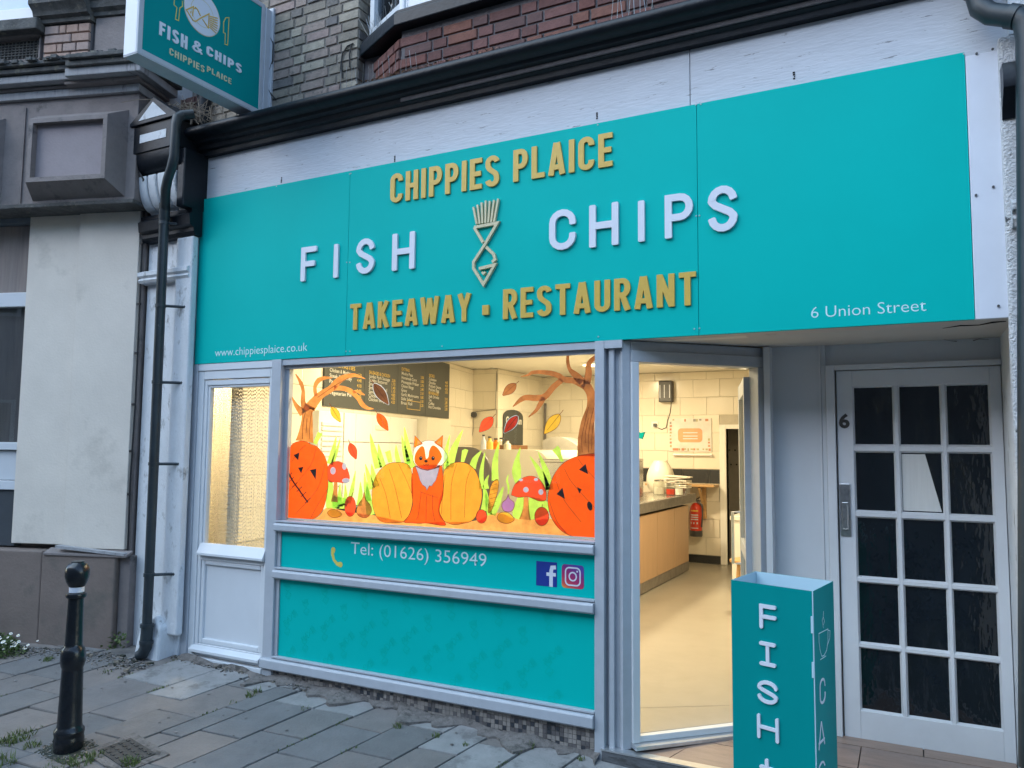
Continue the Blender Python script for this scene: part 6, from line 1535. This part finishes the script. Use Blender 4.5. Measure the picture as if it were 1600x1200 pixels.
def smoothpts(pts, ws):
    Q, W = [], []; n = len(pts)
    for i in range(n-1):
        p0, p1, p2, p3 = pts[max(i-1, 0)], pts[i], pts[i+1], pts[min(i+2, n-1)]
        for t in (0, .25, .5, .75):
            Q.append(tuple(.5*((2*p1[k])+(-p0[k]+p2[k])*t+(2*p0[k]-5*p1[k]+4*p2[k]-p3[k])*t*t+(-p0[k]+3*p1[k]-3*p2[k]+p3[k])*t**3) for k in (0, 1))); W.append(ws[i]+(ws[i+1]-ws[i])*t)
    return Q+[pts[-1]], W+[ws[-1]]
def stroke(name, pts, ws, mt, f, lay, parent=None, sm=True):
    if not isinstance(ws, (list, tuple)): ws = [ws]*len(pts)
    if sm: pts, ws = smoothpts(pts, ws)
    polys = ribbon2([(x, -y) for x, y in pts], ws); m_ = MB(); y = YG0+.010-lay*.0006
    for i, pl in enumerate(polys): m_.add([(lambda q: (q[0], y-.00001*(i % 7), q[1]))(PV(f(p.x, -p.y))) for p in pl], [(0, 1, 2, 3)])
    return obj(name, m_, mt, parent or wpn)
# white halo helper: the artist left pale edges
def blob(name, cx, cy, rx, ry, mt, f, lay, parent=None, rot=0): return shape(name, [(cx+rx*math.cos(R(a))*math.cos(rot)-ry*math.sin(R(a))*math.sin(rot), cy+rx*math.cos(R(a))*math.sin(rot)+ry*math.sin(R(a))*math.cos(rot)) for a in range(0, 360, 30)], mt, f, lay, parent)
# ground strip
shape('painted_ground', [(350, 962), (420, 900), (480, 822), (560, 830), (700, 860), (950, 895), (1250, 955), (1600, 955), (1900, 950), (2040, 895), (2160, 868), (2300, 925), (2480, 935), (2660, 930), (2800, 1060), (2850, 1110), (2640, 1105), (2340, 1082), (1940, 1062), (1540, 1036), (1250, 1012), (800, 985)], P_TA, cC, 2)
# grass
G = lambda pts, ws, f, lay=3: stroke('grass_blade', pts, ws, P_GR, f, lay)
for bx0_, by0_, tx, ty_, ww in [(515, 400, 580, 135, 60), (540, 410, 618, 150, 38), (985, 440, 905, 105, 75), (1030, 430, 985, 205, 65), (1180, 390, 1155, 215, 52), (1270, 400, 1210, 125, 62), (1305, 440, 1235, 45, 80),
                                 (620, 810, 618, 590, 50), (660, 800, 665, 595, 46), (700, 780, 765, 465, 50), (800, 800, 812, 570, 55), (890, 760, 850, 480, 55), (930, 640, 860, 400, 60), (965, 620, 920, 400, 70), (910, 890, 880, 570, 80), (580, 830, 570, 690, 70)]:
    G([(bx0_, by0_), ((bx0_*.55+tx*.45)+(8 if tx > bx0_ else -8), by0_*.5+ty_*.5), (tx, ty_)], [ww, ww*.75, 4], cC)
for bx0_, by0_, tx, ty_, ww in [(100, 450, 135, 120, 50), (130, 430, 260, 70, 80), (350, 440, 440, 270, 70), (440, 640, 475, 280, 50), (490, 640, 510, 505, 45), (570, 560, 610, 180, 70), (1075, 650, 905, 325, 75), (1095, 650, 985, 285, 75), (460, 850, 455, 600, 60)]:
    G([(bx0_, by0_), ((bx0_*.5+tx*.5)+(-18 if tx > bx0_ else 18), by0_*.5+ty_*.5), (tx, ty_)], [ww, ww*.8, 4], cD)
shape('grass_blade', [(770, 590), (735, 500), (740, 420), (770, 330), (815, 240), (805, 350), (820, 450), (812, 560)], P_GR, cD, 3)
shape('grass_patch', [(480, 815), (505, 560), (545, 575), (560, 700), (640, 720), (700, 760), (660, 830), (560, 820)], P_GR, cC, 3)
shape('grass_patch', [(735, 880), (790, 720), (850, 735), (820, 920), (780, 930)], P_GR, cD, 3); shape('grass_patch', [(900, 725), (1065, 760), (1080, 870), (930, 935), (895, 920)], P_GR, cD, 3)
# left pumpkin with tree
pk = shape('pumpkin', [(130, 240), (170, 200), (230, 180), (290, 185), (340, 212), (395, 232), (430, 270), (465, 315), (490, 380), (500, 450), (502, 600), (490, 700), (470, 790), (440, 860), (400, 905), (340, 935), (250, 945), (170, 937), (108, 915), (102, 850), (118, 700), (125, 500), (120, 300)], P_OR, cC, 5)
for pts in ([(170, 315), (228, 290), (215, 365)], [(213, 435), (265, 428), (245, 490)], [(328, 458), (390, 445), (383, 550)]): shape('pumpkin_eye', pts, P_BK, cC, 7, pk, smooth=0)
stroke('pumpkin_mouth', [(125, 485), (150, 540), (185, 595), (225, 650), (265, 710), (310, 770)], 14, P_BK, cC, 7, pk)
for x, y in [(130, 505), (148, 550), (183, 600), (228, 640), (268, 690), (308, 750)]: stroke('mouth_stitch', [(x-26, y+26), (x+26, y-22)], 7, P_BK, cC, 8, pk, sm=False)
for pts in ([(290, 215), (230, 270), (150, 380)], [(385, 255), (330, 420), (130, 660)], [(470, 400), (400, 640), (190, 880)], [(498, 640), (400, 800), (330, 930)]): stroke('rib_line', pts, 3.5, P_LI, cC, 6, pk)
tr = stroke('tree', [(275, 985), (290, 880), (300, 780), (302, 700), (330, 640)], [175, 130, 108, 100, 105], P_BR, cA, 4)
for pts, ws in [([(300, 690), (262, 610), (262, 500), (240, 420), (190, 335)], [95, 48, 32, 36, 8]), ([(262, 715), (205, 650), (175, 600), (153, 555)], [80, 45, 25, 6]), ([(325, 660), (380, 590), (440, 530), (530, 475), (590, 410), (650, 370), (740, 345), (800, 358), (860, 380)], [110, 85, 70, 66, 66, 56, 38, 22, 4]),
                ([(385, 545), (375, 460), (410, 395), (470, 372), (545, 370)], [34, 34, 48, 34, 5]), ([(560, 470), (640, 470), (720, 500), (790, 565), (830, 625), (880, 662), (940, 668)], [46, 46, 46, 42, 46, 32, 5]), ([(740, 508), (780, 500), (820, 520), (855, 535)], [24, 26, 28, 6])]:
    stroke('branch', pts, ws, P_BR, cA, 4, tr)
for pts in ([(255, 960), (262, 800), (285, 700)], [(320, 960), (330, 800), (345, 690)], [(290, 900), (300, 760)], [(400, 560), (560, 450), (700, 370)]): stroke('bark_line', pts, 5, P_LI, cA, 5, tr)
stroke('pumpkin_stalk', [(372, 205), (400, 150), (425, 100)], [34, 42, 52], P_GR, cC, 3)
# right pumpkin with tree
pk = shape('pumpkin', [(1553, 335), (1440, 310), (1350, 330), (1260, 370), (1190, 430), (1130, 520), (1090, 640), (1078, 760), (1100, 880), (1150, 980), (1220, 1050), (1310, 1095), (1430, 1115), (1530, 1128), (1560, 1100), (1570, 700)], P_OR, cD, 5)
for pts in ([(1380, 455), (1442, 400), (1468, 498)], [(1163, 690), (1220, 628), (1245, 738)], [(1360, 622), (1405, 645), (1382, 685)]): shape('pumpkin_eye', pts, P_BK, cD, 7, pk, smooth=0)
blob('pumpkin_mouth', 1483, 805, 24, 44, P_BK, cD, 7, pk, rot=-.25)
for pts in ([(1370, 350), (1430, 430), (1550, 560)], [(1240, 450), (1320, 590), (1540, 830)], [(1160, 570), (1230, 740), (1400, 960)], [(1095, 760), (1160, 940), (1250, 1060)]): stroke('rib_line', pts, 3.5, P_LI, cD, 6, pk)
tr = stroke('tree', [(1445, 1125), (1450, 950), (1462, 800), (1500, 650), (1490, 520), (1430, 420)], [170, 165, 128, 96, 84, 90], P_BR2, cB, 4)
for pts, ws in [([(1450, 430), (1470, 330), (1470, 250), (1500, 200), (1560, 160)], [72, 66, 50, 44, 40]), ([(1410, 410), (1350, 350), (1290, 290), (1270, 220), (1270, 160)], [80, 70, 36, 32, 26]), ([(1440, 440), (1330, 400), (1230, 385), (1180, 350), (1100, 325), (1000, 315), (930, 320), (880, 345), (820, 358)], [95, 56, 58, 52, 48, 38, 34, 20, 4]),
                ([(1215, 390), (1130, 460), (1050, 550), (960, 565), (880, 560), (820, 580), (740, 650)], [50, 56, 60, 58, 56, 46, 6]), ([(1040, 560), (1000, 630), (960, 690), (890, 750)], [50, 44, 32, 6])]:
    stroke('branch', pts, ws, P_BR2, cB, 4, tr)
for pts in ([(1410, 1090), (1405, 950), (1440, 780), (1470, 650)], [(1470, 1090), (1470, 940), (1490, 780), (1520, 660)], [(1500, 1060), (1505, 900), (1520, 800)], [(1440, 1000), (1440, 900), (1470, 760)]): stroke('bark_line', pts, 6, P_LI, cB, 5, tr)
shape('pumpkin_stalk', [(1232, 372), (1205, 380), (1165, 320), (1120, 268), (1150, 245), (1172, 222), (1198, 250), (1208, 310)], P_GR, cD, 4, smooth=0)
# yellow pumpkins
pk = shape('yellow_pumpkin', [(1170, 385), (1250, 395), (1300, 450), (1315, 600), (1315, 750), (1290, 870), (1230, 955), (1080, 965), (1000, 945), (950, 870), (925, 750), (930, 620), (960, 520), (1020, 440), (1090, 395)], P_YE, cC, 4)
for pts in ([(1000, 540), (1060, 700), (1100, 920)], [(1090, 450), (1150, 640), (1210, 920)], [(1180, 400), (1250, 540), (1310, 690)]): stroke('rib_line', pts, 3.5, P_LI, cC, 5, pk)
shape('pumpkin_stalk', [(1080, 388), (1048, 285), (1100, 266), (1122, 380)], P_GR, cC, 3, smooth=0)
pk = shape('yellow_pumpkin', [(240, 383), (310, 400), (370, 450), (410, 530), (440, 640), (440, 750), (400, 880), (340, 950), (270, 970), (180, 985), (100, 960), (50, 920), (25, 840), (40, 740), (70, 650), (75, 480), (130, 410), (180, 388)], P_YE, cD, 4)
for pts in ([(200, 400), (150, 600), (145, 940)], [(335, 450), (290, 600), (275, 920)], [(90, 500), (65, 700), (55, 880)]): stroke('rib_line', pts, 3.5, P_LI, cD, 5, pk)
shape('pumpkin_stalk', [(240, 380), (252, 270), (280, 255), (312, 265), (272, 382)], P_GR, cD, 4, smooth=0)
# fox
fx_ = shape('fox', [(1345, 420), (1318, 480), (1305, 560), (1310, 700), (1318, 790), (1285, 890), (1232, 958), (1300, 965), (1380, 972), (1440, 968), (1520, 980), (1600, 992), (1636, 982), (1600, 920), (1572, 860), (1580, 790), (1610, 690), (1608, 540), (1598, 440), (1570, 410)], P_OR, cC, 6)
P_W2 = paint('fox_white', (.90, .88, .84), .6)
shape('fox_face', [(1335, 250), (1385, 205), (1440, 176), (1510, 176), (1570, 205), (1610, 255), (1655, 330), (1610, 400), (1540, 440), (1450, 456), (1370, 430), (1322, 370), (1326, 290)], P_W2, cC, 8, fx_)
shape('fox_cheek', [(1395, 232), (1345, 300), (1338, 380), (1380, 430), (1450, 452), (1530, 438), (1560, 400), (1600, 330), (1560, 250), (1510, 222), (1478, 270), (1470, 330), (1447, 350), (1438, 290), (1425, 238)], P_FO, cC, 9, fx_)
for pts in ([(1340, 128), (1330, 240), (1412, 205)], [(1608, 125), (1528, 195), (1602, 245)]): shape('fox_ear', pts, P_FO, cC, 9, fx_, smooth=0)
for pts in ([(1365, 170), (1362, 222), (1398, 200)], [(1592, 165), (1550, 197), (1590, 222)]): shape('ear_inner', pts, P_WY, cC, 10, fx_, smooth=0)
for x in (1397, 1515): blob('fox_eye', x, 345, 15, 19, P_BK, cC, 11, fx_); blob('eye_glint', x+3, 338, 4, 5, P_WH, cC, 12, fx_)
blob('fox_nose', 1447, 373, 16, 13, P_BK, cC, 11, fx_); stroke('fox_smile', [(1418, 400), (1435, 413), (1447, 402), (1460, 412), (1475, 398)], 4, P_LI, cC, 11, fx_)
shape('fox_bib', [(1340, 418), (1400, 448), (1460, 462), (1520, 446), (1578, 412), (1565, 480), (1540, 560), (1515, 590), (1500, 615), (1478, 610), (1455, 655), (1440, 620), (1410, 600), (1388, 560), (1372, 500)], P_WH, cC, 8, fx_, smooth=0)
for pts in ([(1400, 670), (1385, 780), (1370, 900), (1345, 940)], [(1450, 700), (1445, 960)], [(1510, 690), (1510, 840), (1530, 950)], [(1385, 665), (1480, 700), (1560, 725)]): stroke('leg_line', pts, 4, P_LI, cC, 7, fx_)
# toadstools
ts = shape('toadstool', [(500, 455), (505, 420), (540, 385), (590, 376), (640, 390), (680, 430), (700, 480), (710, 530), (690, 580), (640, 582), (580, 572), (510, 568)], P_RE, cC, 6)
for x, y, a, b in [(550, 465, 26, 36), (660, 422, 22, 34), (675, 560, 38, 24)]: blob('cap_spot', x, y, a, b, P_WH, cC, 7, ts)
stroke('stem', [(575, 572), (572, 660), (562, 765)], [32, 40, 66], P_BR, cC, 5, ts)
ts = shape('toadstool', [(728, 690), (760, 600), (830, 540), (900, 516), (970, 530), (1020, 575), (1055, 640), (1062, 742), (1000, 757), (940, 735), (880, 713), (800, 722), (745, 705)], P_RE, cD, 6)
for x, y, a, b in [(868, 648, 26, 27), (1012, 670, 24, 28), (820, 553, 20, 13), (965, 550, 20, 15)]: blob('cap_spot', x, y, a, b, P_WH, cD, 7, ts)
stroke('stem', [(868, 712), (868, 830), (858, 935)], [40, 56, 116], P_BR, cD, 5, ts)
# fruit and vegetables
blob('apple', 715, 808, 54, 98, P_RE, cC, 6); stroke('apple_stalk', [(730, 715), (735, 690), (745, 670)], 6, P_LI, cC, 6)
shape('onion', [(850, 670), (865, 740), (905, 790), (922, 850), (890, 905), (850, 918), (800, 900), (775, 850), (800, 780), (835, 730)], P_BR, cC, 6)
shape('fallen_leaf', [(495, 870), (530, 840), (590, 845), (635, 885), (590, 915), (530, 910)], P_LY, cC, 6)
blob('apple', 440, 905, 51, 66, P_RE, cD, 6); blob('apple', 1020, 905, 68, 90, P_RE, cD, 6); stroke('apple_stalk', [(1022, 820), (1026, 790)], 6, P_LI, cD, 6)
shape('fallen_leaf', [(590, 920), (620, 870), (690, 868), (735, 900), (755, 940), (700, 970), (630, 962)], P_LY, cD, 6)
shape('corn_cob', [(505, 868), (508, 780), (520, 650), (550, 575), (590, 548), (606, 580), (600, 650), (570, 760), (535, 850)], paint('corn', (.72, .34, .04), var=.4), cD, 6)
for i in range(6): stroke('corn_line', [(512+i*3, 820-i*42), (592-8*max(0, 2-i), 800-i*42)], 3, P_LI, cD, 7)
stroke('husk', [(520, 895), (500, 780), (482, 650)], [50, 50, 8], P_GR, cD, 5); stroke('husk', [(545, 890), (600, 760), (650, 620)], [60, 60, 8], P_GR, cD, 5)
shape('purple_onion', [(697, 690), (712, 735), (750, 765), (757, 805), (735, 850), (697, 862), (655, 850), (635, 805), (648, 765), (682, 735)], P_PU, cD, 6)
stroke('onion_sprout', [(697, 700), (700, 620), (685, 560), (700, 500)], [10, 22, 20, 5], P_GR, cD, 5)
# drifting leaves
def dleaf(tip0, tip1, w_, mt, f, lay=6, halo=0):
    x0, y0 = tip0; x1, y1 = tip1; dx, dy = x1-x0, y1-y0; L = math.hypot(dx, dy); ux, uy = dx/L, dy/L; vx, vy = -uy, ux
    pr2 = [(0, 0), (.12, .30), (.35, .5), (.6, .46), (.85, .22), (1, 0), (.85, -.22), (.6, -.46), (.35, -.5), (.12, -.30)]
    if halo: shape('leaf_halo', [(x0+ux*L*(a*1.08-.04)+vx*w_*1.2*b, y0+uy*L*(a*1.08-.04)+vy*w_*1.2*b) for a, b in pr2], P_WH, f, lay-1)
    lf_ = shape('autumn_leaf', [(x0+ux*L*a+vx*w_*b, y0+uy*L*a+vy*w_*b) for a, b in pr2], mt, f, lay)
    stroke('leaf_vein', [(x0-ux*L*.22, y0-uy*L*.22), (x0, y0), (x0+ux*L*.8, y0+uy*L*.8)], [7, 5, 3], P_LI, f, lay+1, lf_)
dleaf((535, 650), (622, 797), 74, P_LY, cA); dleaf((945, 430), (1082, 625), 88, P_BR2, cA, halo=1); dleaf((978, 715), (1080, 878), 82, P_OR, cA); dleaf((712, 1000), (773, 1155), 78, P_RE, cA)
dleaf((548, 750), (420, 892), 100, P_RE, cB); dleaf((772, 428), (645, 540), 86, P_BR2, cB); dleaf((785, 740), (660, 898), 82, P_RE, cB, halo=1); dleaf((1195, 722), (1045, 910), 112, P_LY, cB)
